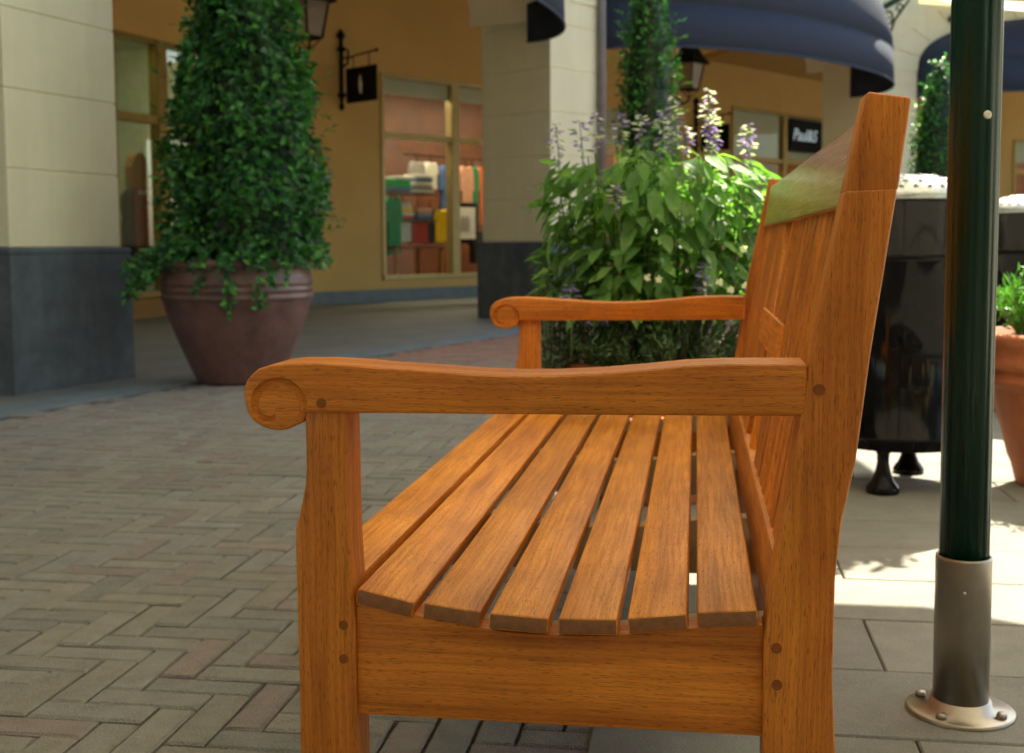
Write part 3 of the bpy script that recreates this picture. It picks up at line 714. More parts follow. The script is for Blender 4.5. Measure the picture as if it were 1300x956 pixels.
# ------------------------------------------------------------------ wall lanterns, hanging signs
def lantern(P, out, label, sc_=1.0):
    """P = wall point at the arm height, out = direction away from the wall"""
    root = empty('wall_lantern', P, math.atan2(out.y, out.x))      # local x points out of the wall
    mb = MB(); mb.box(0, .03, -.05, .05, -.16, .16, .008)
    mb.tube([(.02, 0, 0), (.15, 0, -.03), (.30, 0, .01), (.42, 0, -.01), (.50, 0, .03), (.52, 0, .10)], [.02, .024, .02, .018, .02, .016], 8)
    mb.lathe([(.0, -.03), (.028, -.02), (.03, .0), (.015, .03)], 10, (.30, 0, -.03)); mb.tube([(.02, 0, .12), (.16, 0, .06), (.25, 0, 0)], .01, 6)
    mb.build('bracket_arm', M['iron'], root)
    c = (.52, 0, .10)
    mb = MB()
    for k in range(4):      # cage bars
        a = math.pi/4+k*math.pi/2
        mb.tube([(c[0]+.15*math.cos(a), .15*math.sin(a), c[2]+.10), (c[0]+.235*math.cos(a), .235*math.sin(a), c[2]+.52)], .014, 6)
        a2 = a+math.pi/2
        for rr, zz in ((.15, .10), (.235, .52)):
            mb.tube([(c[0]+rr*math.cos(a), rr*math.sin(a), c[2]+zz), (c[0]+rr*math.cos(a2), rr*math.sin(a2), c[2]+zz)], .014, 6)
        mb.tube([(c[0]+.15*math.cos(a), .15*math.sin(a), c[2]+.10), (c[0]+.02*math.cos(a), .02*math.sin(a), c[2]-.02)], .008, 5)
    mb.build('cage', M['iron'], root)
    mb = MB(); vs = []; r2 = math.sqrt(2)
    for rr, zz in ((.33, .50), (.31, .54), (.22, .62), (.17, .72), (.10, .80), (.03, .83)):
        for k in range(4):
            a = math.pi/4+k*math.pi/2; vs.append((c[0]+rr*math.cos(a), rr*math.sin(a), c[2]+zz))
    fs = [(i*4+k, i*4+(k+1) % 4, (i+1)*4+(k+1) % 4, (i+1)*4+k) for i in range(5) for k in range(4)]+[(3, 2, 1, 0), (20, 21, 22, 23)]
    mb.add(vs, fs); mb.lathe([(.025, 0), (.03, .04), (.008, .12)], 8, (c[0], 0, c[2]+.83)); mb.build('hood', M['iron'], root)
    for k in range(4):
        a = math.pi/4+k*math.pi/2; a2 = a+math.pi/2; m2 = MB()
        q = [(c[0]+.143*math.cos(a), .143*math.sin(a), c[2]+.11), (c[0]+.143*math.cos(a2), .143*math.sin(a2), c[2]+.11), (c[0]+.228*math.cos(a2), .228*math.sin(a2), c[2]+.51), (c[0]+.228*math.cos(a), .228*math.sin(a), c[2]+.51)]
        nrm = Vector((math.cos((a+a2)/2), math.sin((a+a2)/2), 0))*-.004
        m2.add(q+[tuple(Vector(z_)+nrm) for z_ in q], [(0, 1, 2, 3), (7, 6, 5, 4), (0, 4, 5, 1), (1, 5, 6, 2), (2, 6, 7, 3), (3, 7, 4, 0)]); m2.build('glass_panel', M['lampglass'], root)
    root.scale = (sc_,)*3
    return tag(root, label, 'wall lamp', 'black lanterns on the arcade walls')
WALL = A2-N2*YW
def wp(x, z): q = WALL+F2*x; return Vector((q.x, q.y, z))

def hang_sign(P, out, label, n=0):
    """P: wall point at bracket bar height; board hangs below the arm"""
    root = empty('hanging_sign', P, math.atan2(out.y, out.x))
    mb = MB(); mb.tube([(.03, 0, -.72), (.03, 0, .08)], .028, 8); mb.lathe([(.0, 0), (.055, .03), (.06, .07), (.03, .11), (0, .15)], 10, (.03, 0, .06))
    for z in (-.66, -.06): mb.lathe([(.045, 0), (.06, .03), (.045, .06)], 10, (.03, 0, z-.03))
    mb.lathe([(0, -.17), (.04, -.12), (.02, -.05), (.028, 0)], 10, (.03, 0, -.70))
    mb.build('wall_bar', M['iron'], root)
    mb = MB(); mb.tube([(.05, 0, -.18), (.20, 0, -.19), (.34, 0, -.17), (.74, 0, -.15)], .013, 6); mb.lathe([(0, -.03), (.03, 0), (0, .03)], 8, (.75, 0, -.15))
    mb.tube([(.05, 0, -.30), (.16, 0, -.26), (.18, 0, -.10), (.10, 0, -.06), (.05, 0, -.10)], .016, 6)
    for x in (.28, .60): mb.tube([(x, 0, -.17), (x, 0, -.33)], .007, 5)
    mb.build('arm', M['iron'], root)
    mb = MB(); mb.box(.14, .74, -.018, .018, -.78, -.33, .004); bd = mb.build('board', M['signblack'], root)
    mb = MB(); E = [(.0, -.13), (.03, -.12), (.035, -.05), (.045, -.02), (.04, .03), (.015, .05), (.02, .09), (.0, .13), (-.02, .10), (-.03, .04), (-.045, .0), (-.03, -.05), (-.025, -.10)]
    for s_ in (-1, 1): mb.prism([(.44+a*.8, -.555+b*.95) for a, b in E], 'y', s_*.0185, s_*.0215)
    mb.build('emblem', M['white'], bd)
    return tag(root, label, 'sign', 'small black hanging shop signs')
lantern(wp(XB-1.90, 3.12), N2, 'black wall lantern beside the tall ivy bush', 1.08)
lantern(wp(XB+6.18, 3.20), N2, 'black wall lantern under the middle awning', 1.08)
hang_sign(wp(XB-.98, 3.42), N2, 'black hanging sign with white emblem left of the clothes window')
hang_sign(wp(XB+7.15, 3.22), N2, 'black hanging sign with white emblem behind the purple flowers')
q4 = w4+dd*2.9
hang_sign(Vector((q4.x, q4.y, 3.72)), Vector((dd.y, -dd.x, 0))*1+Vector((.35, 0, 0)), 'black hanging sign with white emblem right of the green pole')
# lit name sign behind the third window
root = empty('shop_sign', wp(XB+11.1, 0), math.atan2(F2.y, F2.x)); tag(root, 'black rectangular shop sign with white script in the right window', 'sign')
mb = MB(); mb.box(-.70, .74, -.06, -.035, 2.62, 3.27, .005); bd = mb.build('sign_board', M['signblack'], root)
tx = bpy.data.curves.new('t', 'FONT'); tx.body = 'Paul&S'; tx.size = .34; tx.align_x = 'LEFT'; tx.align_y = 'CENTER'; tx.extrude = .004; tx.shear = .25
to = bpy.data.objects.new('t', tx); COL.objects.link(to); bpy.context.view_layer.update()
me = bpy.data.meshes.new_from_object(to.evaluated_get(bpy.context.evaluated_depsgraph_get())); bpy.data.objects.remove(to)
lo = bpy.data.objects.new('lettering', me); COL.objects.link(lo); me.materials.clear(); me.materials.append(M['signlit']); lo.parent = bd
lo.rotation_euler = (R(90), 0, 0); lo.location = (-.62, -.066, 2.95)

# ------------------------------------------------------------------ clothes and display in the left-middle window
def disp(x, y, z): return WALL+F2*(XB+x+.92*y)-N2*y+Vector((0, 0, z))
ang2 = math.atan2(F2.y, F2.x)
def garment(x, y, z, w_, h_, mat, label, cat='shirt', d_=.10, group=None):
    root = empty('hanging_shirt', disp(x, y, z), ang2+R(random.uniform(-8, 8)))
    mb = MB(); poly = [(-w_*.32, 0), (-w_*.5, -.07), (-w_*.56, -h_*.42), (-w_*.42, -h_*.43), (-w_*.44, -h_), (w_*.44, -h_*.98), (w_*.42, -h_*.43), (w_*.56, -h_*.42), (w_*.5, -.07), (w_*.32, 0), (.08*w_, -.03), (-.08*w_, -.03)]
    mb.prism(poly, 'y', -d_/2, d_/2); mb.build('shirt_body', M[mat], root)
    mb = MB(); mb.tube([(-w_*.3, 0, -.02), (0, 0, .05), (w_*.3, 0, -.02)], .008, 5); mb.tube([(0, 0, .05), (0, 0, .13)], .006, 5); mb.build('hanger', M['iron'], root)
    return tag(root, label, cat, group)
G = 'shirts hung on the rail in the shop window'
for x, w_, m_, lb in ((.98, .30, 'c_blue', 'blue shirt hanging left of the gold mullion'), (1.38, .24, 'c_peach', 'peach shirt hanging just right of the mullion'),
                      (1.52, .22, 'c_green', 'green shirt hanging between peach and orange ones'), (1.76, .24, 'c_orange', 'orange shirt hanging in the shop window'),
                      (1.98, .22, 'c_dark', 'black shirt hanging at the right end of the rail')):
    garment(x, 1.0, 2.02, w_, .92, m_, lb, group=G)
for x, w_, h_, m_, lb in ((.82, .34, .50, 'c_yellow', 'yellow T-shirt displayed low in the shop window'), (.60, .26, .52, 'c_dark', 'black T-shirt beside the yellow one'),
                          (.36, .34, .52, 'c_red', 'red patterned T-shirt low in the shop window'), (.06, .26, .60, 'c_white', 'white garment left of the red T-shirt')):
    garment(x, .75, 1.32+(.1 if m_ == 'c_white' else 0), w_, h_, m_, lb, group='T-shirts displayed low in the shop window')
for x, z, w_, h_, m_, lb in ((2.28, 2.02, .24, .85, 'c_red', 'red shirt hanging past the black one by the pillar'), (.62, 2.05, .26, .42, 'c_white', 'small white top hanging above the folded piles'),
                      (.34, 2.05, .26, .42, 'c_grey', 'small grey top hanging above the green pile'), (1.62, .98, .26, .50, 'c_dark', 'black garment low behind the framed picture')):
    garment(x, 1.02, z, w_, h_, m_, lb, group=G)
mb = MB(); mb.tube([(XB+1.0, YW+1.0, 2.14), (XB+3.3, YW+1.0, 2.14)], .012, 6); cr = mb.build('clothes_rail', M['iron'], b_mid)
root = empty('display_table', disp(.15, .62, .10), ang2); tag(root, 'brown display table with legs in the clothes window', 'table')
mb = MB(); mb.box(-.42, .55, -.22, .35, .62, .66, .006); mb.build('table_top', M['shopwood'], root)
for x in (-.38, .50):
    for y in (-.18, .31):
        mb = MB(); mb.box(x-.025, x+.025, y-.025, y+.025, 0, .619); mb.build('leg', M['c_brown'], root)
st = [('c_green', .50, .60, -.20, 'green garment stack at the left of the window'), ]
def folded(x, y, z, w_, cols, label):
    root = empty('folded_clothes', disp(x, y, z), ang2); zz = 0
    for c in cols:
        h = random.uniform(.045, .07); mb = MB(); k = random.uniform(-.015, .015); mb.box(-w_/2+k, w_/2+k, -.15, .15, zz, zz+h-.003, .018); mb.build('folded_garment', M[c], root); zz += h
    return tag(root, label, 'clothes')
mb = MB(); mb.box(XB+.36, XB+1.25, YW+.55, YW+.95, 1.52, 1.55, .005); mb.build('shelf', M['shopwood'], b_mid)
mb = MB(); mb.box(XB+.36, XB+1.25, YW+.55, YW+.95, 1.12, 1.15, .005); mb.build('shelf', M['shopwood'], b_mid)
folded(-.05, .73, 1.551, .32, ['c_blue', 'c_lime', 'c_lime', 'c_white'], 'pile of green and blue folded clothes on the upper window shelf')
folded(.38, .73, 1.551, .34, ['c_white', 'c_grey', 'c_white', 'c_blue', 'c_white'], 'pile of white and grey folded clothes on the upper window shelf')
garment(-.13, .60, 1.48, .26, .85, 'c_green', 'long green garment at the left edge of the window', group='T-shirts displayed low in the shop window')
folded(.0, .73, 1.151, .30, ['c_red', 'c_white', 'c_yellow'], 'low pile of red white and yellow folded clothes on the lower shelf')
folded(.36, .73, 1.151, .30, ['c_blue', 'c_grey', 'c_peach'], 'low pile of blue grey and peach folded clothes on the lower shelf')
folded(.12, .60, .14, .70, ['c_white'], 'white cloth lying at the foot of the window')
root = empty('picture_frame', disp(1.32, .95, 1.12), ang2); tag(root, 'black framed picture behind the gold mullion', 'picture')
mb = MB(); mb.box(-.31, .31, -.02, .02, -.32, .32, .006); mb.build('frame', M['signblack'], root)
mb = MB(); mb.box(-.24, .24, -.026, -.021, -.25, .25); mt = mb.build('mat', M['white'], root)
mb = MB(); mb.prism([(-.09, -.14), (.11, -.14), (.11, .06), (.06, .12), (.0, .08), (-.05, .13), (-.09, .05)], 'y', -.031, -.027); mb.build('print', M['c_grey'], mt)
mb = MB(); mb.prism([(1.98, .92), (2.10, .92), (2.12, .97), (2.04, 1.05), (2.12, 1.13), (2.08, 1.2), (1.98, 1.2), (1.97, 1.14), (2.02, 1.08), (1.96, 1.0)], 'y', 0, .006)
o = mb.build('window_lettering', M['white'], b_mid); o.location = (XB, YW+.02, .10)
# left shop: poster and stand
def displ(x, y, z): return A1+F1*(xl0+x+1.2*y)-N1*(yl+y)+Vector((0, 0, z))
root = empty('poster_panel', displ(-.17, .35, .35), math.atan2(F1.y, F1.x)); tag(root, 'dark red poster panel inside the left shop window', 'poster')
mb = MB(); mb.box(-.14, .24, 0, .03, 0, 1.08, .004); pb = mb.build('panel', M['c_poster'], root)
mb = MB()
for k, (a, b) in enumerate(((-.10, .02), (-.06, .02), (-.015, .025), (.04, .02), (.09, .02), (.14, .03))): mb.box(a, a+b, -.004, -.0005, .99, 1.045)
mb.build('heading', M['white'], pb)
mb = MB(); mb.prism([(-.12, 0), (-.12, .22), (-.08, .33), (-.02, .38), (.06, .38), (.14, .30), (.17, .18), (.17, 0)], 'y', -.1, .0); oo = mb.build('arched_top', M['c_brown'], root); oo.location = (-.05, .12, 1.07)
root = empty('mannequin_stand', displ(-.40, .55, .10), math.atan2(F1.y, F1.x)); tag(root, 'black clothed figure stand left of the red poster', 'mannequin')
mb = MB(); mb.lathe([(.12, 0), (.12, .02), (.02, .04), (.02, .55), (.11, .6), (.14, .8), (.10, 1.0), (.14, 1.2), (.06, 1.3), (.03, 1.33)], 16); mb.build('torso', M['c_dark'], root)

# ------------------------------------------------------------------ green beams and bracket, beige sail
root = empty('canopy_beam', A3+F3*.22, math.atan2(F3.y, F3.x)); tag(root, 'dark green canopy beam on scrolled iron bracket at the right pillar', 'beam')
mb = MB(); mb.tube([(0, .0, 4.02), (.05, -2.9, 4.45)], .045, 8); mb.build('beam', M['beamgreen'], root)
mb = MB(); mb.tube([(0, -.02, 3.3), (0, -.02, 4.0)], .02, 6)
def spiral(cy, cz, r0, turns, s=1):
    return [(0, cy+s*r0*(1-k/26)*math.cos(k/26*turns*2*math.pi), cz+r0*(1-k/26)*math.sin(k/26*turns*2*math.pi)) for k in range(24)]
mb.tube([(0, -.03, 3.35), (0, -.15, 3.50), (0, -.30, 3.80), (0, -.62, 4.02)], .016, 6)
mb.tube(spiral(-.17, 3.84, .13, 1.6), .014, 6); mb.tube(spiral(-.42, 3.93, .09, 1.4), .012, 6); mb.tube(spiral(-.10, 3.60, .07, 1.3), .011, 6); mb.build('scroll_bracket', M['iron'], root)
mb = MB(); mb.tube([(1.35, -.01, 3.92), (1.6, -2.8, 4.9)], .045, 8)
o = mb.build('canopy_beam', M['beamgreen']); o.location = A3; o.rotation_euler = (0, 0, math.atan2(F3.y, F3.x)); tag(o, 'second dark green canopy beam at top right beyond the pole', 'beam')
mb = MB(); ps = [(.95, -.05, 4.20), (9.0, -.05, 4.30), (9.0, -1.4, 4.62), (1.3, -1.4, 4.50)]
mb.add(ps+[(a, b, c+.02) for a, b, c in ps], [(0, 1, 2, 3), (7, 6, 5, 4), (0, 4, 5, 1), (1, 5, 6, 2), (2, 6, 7, 3), (3, 7, 4, 0)])
o = mb.build('shade_sail', M['sail']); o.location = A3; o.rotation_euler = (0, 0, math.atan2(F3.y, F3.x)); tag(o, 'beige shade sail stretched above the right arches', 'shade sail')

# ------------------------------------------------------------------ foliage
def leaf(mb, P, d, up_, Ln, Wd, col, fold=.25, droop=.15):
    d = d.normalized(); s = d.cross(up_)
    if s.length < 1e-3: s = Vector((1, 0, 0))
    s.normalize(); n = s.cross(d)
    b = P; q1 = P+d*Ln*.30+s*Wd*.42-n*0; q2 = P+d*Ln*.30-s*Wd*.42; q3 = P+d*Ln*.68+s*Wd*.34-n*droop*Ln*.4; q4 = P+d*Ln*.68-s*Wd*.34-n*droop*Ln*.4
    m1 = P+d*Ln*.30-n*fold*Wd*.5; m2 = P+d*Ln*.68-n*(fold*Wd*.45+droop*Ln*.4); tp = P+d*Ln-n*droop*Ln
    mb.add([b, q1, m1, q2, q3, m2, q4, tp], [(0, 1, 2), (0, 2, 3), (1, 4, 5, 2), (2, 5, 6, 3), (4, 7, 5), (5, 7, 6)], col)
def rvec(rn): 
    while True:
        v = Vector((rn.uniform(-1, 1), rn.uniform(-1, 1), rn.uniform(-1, 1)))
        if .05 < v.length < 1: return v.normalized()
def topiary(name, loc, prof, nleaf, Ln, label, cols, seed, group=None, core=.80, trail=0, cat='shrub', stem=.5, rough=.10):
    rn = random.Random(seed); root = empty(name, loc); mb = MB()
    z0, z1 = prof[0][1], prof[-1][1]
    def rad(z):
        for (ra, za), (rb, zb) in zip(prof[:-1], prof[1:]):
            if za <= z <= zb: return ra+(rb-ra)*(z-za)/(zb-za)
        return prof[-1][0]
    mx = max(q[0] for q in prof); k = 0
    while k < nleaf:
        z = rn.uniform(z0, z1); rz = rad(z)
        if rn.random() > rz/mx+.05: continue
        a = rn.uniform(0, 2*math.pi)
        lump = 1+rough*noise.noise(Vector((math.cos(a)*2.6+seed, math.sin(a)*2.6, z*4.5)))*1.6
        dpt = rn.random()**2.2
        rr = rz*lump*(1.02-.34*dpt)+ (rn.random() < .04)*rn.uniform(0, .05)
        P = Vector((rr*math.cos(a), rr*math.sin(a), z)); out = Vector((math.cos(a), math.sin(a), 0))
        d = (out*.7+rvec(rn)*.8+Vector((0, 0, -.15))).normalized(); up_ = (out*.8+Vector((0, 0, .7))+rvec(rn)*.5).normalized()
        c = cols[rn.randrange(len(cols))]; kk = rn.uniform(.7, 1.3); c = (c[0]*kk, c[1]*kk, c[2]*kk)
        l = Ln*rn.uniform(.6, 1.25); leaf(mb, P, d, up_, l, l*.62, c, .3, rn.uniform(0, .3)); k += 1
    # side shoots
    for _ in range(int(nleaf/170)):
        z = rn.uniform(z0+.05, z1); a = rn.uniform(0, 2*math.pi); rz = rad(z); P = Vector((rz*math.cos(a), rz*math.sin(a), z)); d = (Vector((math.cos(a), math.sin(a), rn.uniform(-.1, .8)))).normalized()
        for i in range(7):
            P = P+d*Ln*.42; d = (d+rvec(rn)*.18).normalized(); c = cols[-1]; kk = rn.uniform(.9, 1.4)
            leaf(mb, P, (d+rvec(rn)*.9).normalized(), Vector((0, 0, 1)), Ln*.8, Ln*.5, (c[0]*kk, c[1]*kk, c[2]*kk), .2, .1)
    mb.build('foliage', M['leaf'], root, fix=False)
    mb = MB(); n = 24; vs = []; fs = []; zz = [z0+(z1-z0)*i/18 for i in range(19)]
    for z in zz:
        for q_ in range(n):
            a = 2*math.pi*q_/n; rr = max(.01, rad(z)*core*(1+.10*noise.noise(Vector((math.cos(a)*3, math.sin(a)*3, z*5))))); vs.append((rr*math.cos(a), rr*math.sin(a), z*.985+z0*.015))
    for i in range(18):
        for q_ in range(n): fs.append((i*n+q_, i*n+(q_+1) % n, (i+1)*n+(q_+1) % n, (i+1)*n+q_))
    fs.append(tuple((18)*n+q_ for q_ in range(n))); mb.add(vs, fs, (.012, .028, .010), smooth=True); mb.build('dark_core', M['leaf'], root)  # solid core; the shade between the leaves is put into its dark colour
    mb = MB(); mb.tube([(0, 0, z0-stem), (0.01, 0, (z0+z1)/2), (0, 0, z1-.1)], [.04, .03, .01], 8); mb.build('trunk', M['bark'], root)
    return tag(root, label, cat, group)
IVY = [(.026, .125, .034), (.045, .185, .038), (.018, .08, .030), (.085, .28, .045), (.034, .145, .038)]
big_plant = topiary('ivy_topiary', (-1.50, 6.82, 0), [(.40, .66), (.425, .80), (.415, 1.05), (.372, 1.4), (.315, 1.75), (.255, 2.05), (.21, 2.4), (.17, 2.95), (.03, 3.2)], 15000, .056,
                    'tall dense green ivy bush growing in the big brown planter', IVY, 5, rough=.24, cat='bush', stem=.25)
# trailing shoots over the pot's rim
mb = MB(); rn = random.Random(12)
def trail(pts, n, Ln=.042):
    P = [Vector(q_) for q_ in pts]
    mb.tube(P, .0035, 5, col=(.05, .06, .02))
    for _ in range(n):
        t = rn.random()*(len(P)-1); i = int(t); q_ = P[i].lerp(P[min(i+1, len(P)-1)], t-i); c = IVY[rn.randrange(5)]; kk = rn.uniform(.8, 1.5)
        leaf(mb, q_+rvec(rn)*.02, (rvec(rn)+Vector((0, -.3, -.3))), (Vector((0, -1, .4))+rvec(rn)*.4), Ln*rn.uniform(.6, 1.2), Ln*.65, tuple(v_*kk for v_ in c), .3, .2)
for k in range(40):     # thick tangle at the left
    a = rn.uniform(2.7, 4.2); b0 = Vector((.36*math.cos(a), .36*math.sin(a), .76)); l = rn.uniform(.12, .42)
    e = Vector(((.44+l*.62)*math.cos(a*.75+.8), (.44+l*.5)*math.sin(a*.75+.8), .76-l*rn.uniform(.2, .75)))
    trail([b0, b0.lerp(e, .5)+Vector((0, 0, .05)), e], 30)
for a, l in ((4.35, .18), (4.62, .30), (4.68, .20), (5.05, .26), (5.15, .15), (5.35, .10)):
    b0 = Vector((.40*math.cos(a), .40*math.sin(a), .73)); o1 = Vector((.465*math.cos(a), .465*math.sin(a), .70)); e = o1+Vector((rn.uniform(-.04, .05), 0, -l))
    trail([b0, o1, o1.lerp(e, .5)+Vector((rn.uniform(-.02, .02), -.01, 0)), e], int(16+l*120))
mb.build('trailing_shoots', M['leaf'], big_plant, fix=False)

def pot(name, loc, prof, mat, label, soil_r, soil_z, group=None):
    root = empty(name, loc); mb = MB(); mb.lathe(prof, 56, wob=.0); mb.build('bowl', mat, root)
    mb = MB(); mb.lathe([(soil_r*.5, soil_z-.02), (soil_r, soil_z), (soil_r*.6, soil_z+.025)], 24); mb.build('soil', M['soil'], root)
    return tag(root, label, 'planter', group)
POT = [(.22, 0), (.235, .0), (.245, .03), (.285, .12), (.345, .26), (.388, .38), (.412, .46), (.418, .475), (.430, .485), (.430, .495), (.418, .505), (.418, .515), (.430, .525), (.430, .535), (.418, .545), (.418, .555), (.430, .565), (.428, .575),
       (.418, .585), (.416, .61), (.410, .645), (.418, .652), (.434, .660), (.438, .675), (.434, .692), (.420, .700), (.395, .700), (.380, .69), (.380, .60)]
pot('large_planter', (-1.56, 6.82, 0), POT, M['pot'], 'large purple brown glazed planter with three rings, under the ivy bush', .379, .66)
BOX = [(.022, .13, .025), (.04, .19, .03), (.014, .08, .022), (.07, .26, .04)]
topiary('tall_topiary', (1.02, 9.0, 0), [(.20, .62), (.215, .9), (.205, 1.6), (.185, 2.1), (.13, 2.45), (.05, 2.80)], 5200, .042, 'narrow cone topiary behind the purple sage, before the middle awning', BOX, 21, cat='topiary', group='cone topiaries', rough=.22)
pot('stone_planter', (1.02, 9.0, 0), [(.17, 0), (.19, .02), (.26, .35), (.27, .5), (.30, .52), (.30, .58), (.26, .59), (.25, .5)], M['pot'], 'brown planter under the narrow cone topiary in the middle', .25, .56)
topiary('tall_topiary', (4.32, 12.2, 0), [(.30, .62), (.32, .8), (.29, 1.3), (.235, 1.9), (.13, 2.35), (.03, 2.60)], 4200, .045, 'pointed cone topiary half hidden by the green pole', BOX, 22, cat='topiary', group='cone topiaries', rough=.16)
pot('stone_planter', (4.32, 12.2, 0), [(.2, 0), (.22, .02), (.30, .35), (.31, .5), (.35, .52), (.35, .58), (.31, .59), (.3, .5)], M['pot'], 'brown planter under the pointed topiary by the green pole', .30, .56)

# sage plant ------------------------------------------------------------------
SX, SY = .435, 3.62
pot('round_planter', (SX, SY, 0), [(.17, 0), (.185, .02), (.235, .25), (.26, .36), (.285, .37), (.285, .42), (.262, .425), (.25, .38)], M['terra'], 'terracotta planter hidden behind the bench under the purple sage', .25, .40)
sage = empty('sage_plant', (SX, SY, 0)); tag(sage, 'leafy green sage with purple and white flower spikes behind the bench', 'flowering plant')
lf = MB(); stm = MB(); fl = MB(); rn = random.Random(31)
SG = [(.12, .25, .070), (.16, .31, .10), (.085, .19, .055), (.20, .35, .115)]
def stemtube(pts, r_): stm.tube(pts, r_, 5, col=(.10, .14, .05))
tops = []
for k in range(86):
    a = rn.uniform(0, 2*math.pi); rr = math.sqrt(rn.random())*.315; hgt = 1.095-.17*(rr/.33)**2.4+rn.uniform(-.12, .02)
    base = Vector((.14*rr/.33*math.cos(a), .14*rr/.33*math.sin(a), .41)); top = Vector((rr*math.cos(a), rr*.95*math.sin(a), hgt)); mid = base.lerp(top, .5)+Vector((math.cos(a), math.sin(a), 0))*.05*rr/.33
    pts = [base, mid, top]; stemtube(pts, [.004, .0032, .002]); tops.append(top)
    nl = 17
    for i in range(nl):
        t = .36+.64*i/(nl-1); q_ = (base.lerp(mid, t*2) if t < .5 else mid.lerp(top, t*2-1)); phi = i*2.4+a
        o_ = Vector((math.cos(phi), math.sin(phi), rn.uniform(-.35, .35))); c = SG[rn.randrange(4)]; kk = rn.uniform(.75, 1.25)
        Ln = rn.uniform(.06, .098)*(1.1-.35*t); leaf(lf, q_+o_*.008, o_+Vector((0, 0, .25-.7*rn.random())), Vector((0, 0, 1)), Ln, Ln*.52, tuple(v_*kk for v_ in c), .22, rn.uniform(.15, .55))
# outer skirt of big drooping leaves
for k in range(520):
    a = rn.uniform(0, 2*math.pi); z = rn.uniform(.58, 1.02); rr = .325*(1-max(0, (z-.84)/.42)**2*.5)*(.80+.20*min(1, (z-.40)/.2))*rn.uniform(.82, 1.04)
    q_ = Vector((rr*math.cos(a), rr*.95*math.sin(a), z)); o_ = Vector((math.cos(a), math.sin(a), rn.uniform(-1.2, .2))); c = SG[rn.randrange(4)]; kk = rn.uniform(.75, 1.3)
    Ln = rn.uniform(.06, .108); leaf(lf, q_, o_+rvec(rn)*.4, Vector((math.cos(a), math.sin(a), .8)), Ln, Ln*.50, tuple(v_*kk for v_ in c), .22, rn.uniform(.1, .5))
# airy shoots at the left
for (x, z) in ((-.33, .90), (-.35, .72), (-.32, .66), (-.30, .80), (.30, .86)):
    b0 = Vector((x*.6, -.1, z-.12)); e = Vector((x, -.12, z)); stemtube([b0, e], .002)
    for i in range(9):
        q_ = b0.lerp(e, .2+.8*i/8); c = SG[i % 4]; leaf(lf, q_, rvec(rn)+Vector((x, 0, 0)), Vector((0, 0, 1)), .05, .026, c, .2, .3)
lf.build('leaves', M['leafbig'], sage, fix=False); stm.build('stems', M['leafbig'], sage)
# flower spikes: world x, z of the tip
SPK = [(.13, 1.12, .13), (.26, 1.17, .12), (.32, 1.15, .10), (.39, 1.155, .10), (.45, 1.165, .14), (.475, 1.195, .17), (.52, 1.12, .09), (.572, 1.215, .18), (.592, 1.15, .13), (.70, 1.12, .12), (.285, .93, .07), (.53, .72, .12), (.16, .66, .10), (.20, 1.13, .09)]
for (x, z, ln) in SPK:
    yy = rn.uniform(-.14, .05) if z > 1 else -.33
    tip = Vector((x-SX, yy, z)); bs = tip+Vector((rn.uniform(-.02, .02), .02, -ln-.10)); f1 = MB(); f1.tube([bs, bs.lerp(tip, .5)+Vector((.004, 0, 0)), tip], [.0025, .002, .0012], 5, col=(.20, .26, .16))
    for i in range(int(ln*420)):
        t = i/(ln*420); q_ = tip.lerp(tip-Vector((0, 0, ln)), t); rr = .006+.013*math.sin(math.pi*min(1, t*1.1+.05)); a = rn.uniform(0, 6.28)
        c = (.26, .15, .66) if rn.random() < .58 else ((.66, .64, .80) if rn.random() < .7 else (.34, .40, .30))
        o_ = Vector((math.cos(a), math.sin(a), rn.uniform(-.3, .5))); leaf(f1, q_+o_*rr*.4, o_, Vector((0, 0, 1)), rr*1.3+.004, .012, c, .5, .2)
    f1.build('flower_spike', M['petal'], sage, fix=False)
for (x, z) in ((.37, .68), (.565, .665), (.635, .655), (.63, .755), (.40, .675), (.595, .645)):
    f1 = MB(); P = Vector((x-SX, -.36, z))
    f1.tube([P+Vector((0, .12, -.05)), P], .0015, 4, col=(.2, .3, .1))
    for i in range(6):
        a = i*1.05+rn.random(); leaf(f1, P, Vector((math.cos(a), -.35, math.sin(a))), Vector((0, -1, .2)), .013, .009, (.80, .79, .70), .2, -.1)
    f1.build('white_flower', M['petal'], sage, fix=False)
# low bushy herbs round the pot
def herb(loc, rad_, z0, z1, n, cols, label, seed, Ln=.03, wr=.22, spread=1.0, cat='plant', name='herb_plant', up_bias=.8):
    rn = random.Random(seed); root = empty(name, loc); a_ = MB(); s_ = MB()
    for k in range(n):
        a = rn.uniform(0, 6.283); rr = math.sqrt(rn.random())*rad_; top = Vector((rr*math.cos(a)*spread, rr*math.sin(a), z0+(z1-z0)*(1-.55*(rr/rad_)**2)*rn.uniform(.6, 1.05)))
        b0 = Vector((rr*.5*math.cos(a), rr*.5*math.sin(a), z0-.04)); c0 = cols[rn.randrange(len(cols))]; kk = rn.uniform(.75, 1.3); c0 = tuple(v_*kk for v_ in c0)
        s_.tube([b0, b0.lerp(top, .5)+Vector((0, 0, .01)), top], .0014, 3, col=(.08, .09, .04), smooth=False)
        for i in range(9):
            q_ = b0.lerp(top, .25+.78*i/8); leaf(a_, q_, rvec(rn)+Vector((0, 0, up_bias)), rvec(rn), Ln*rn.uniform(.6, 1.2), Ln*wr, c0, .1, .1)
    a_.build('leaves', M['leaf'], root, fix=False); s_.build('stems', M['leaf'], root, fix=False)
    return tag(root, label, cat)
herb((SX+.02, SY-.08, 0), .33, .40, .60, 620, [(.055, .12, .045), (.04, .10, .035), (.085, .16, .05)], 'dark green needle leaved herb below the sage, seen under the far armrest', 41)
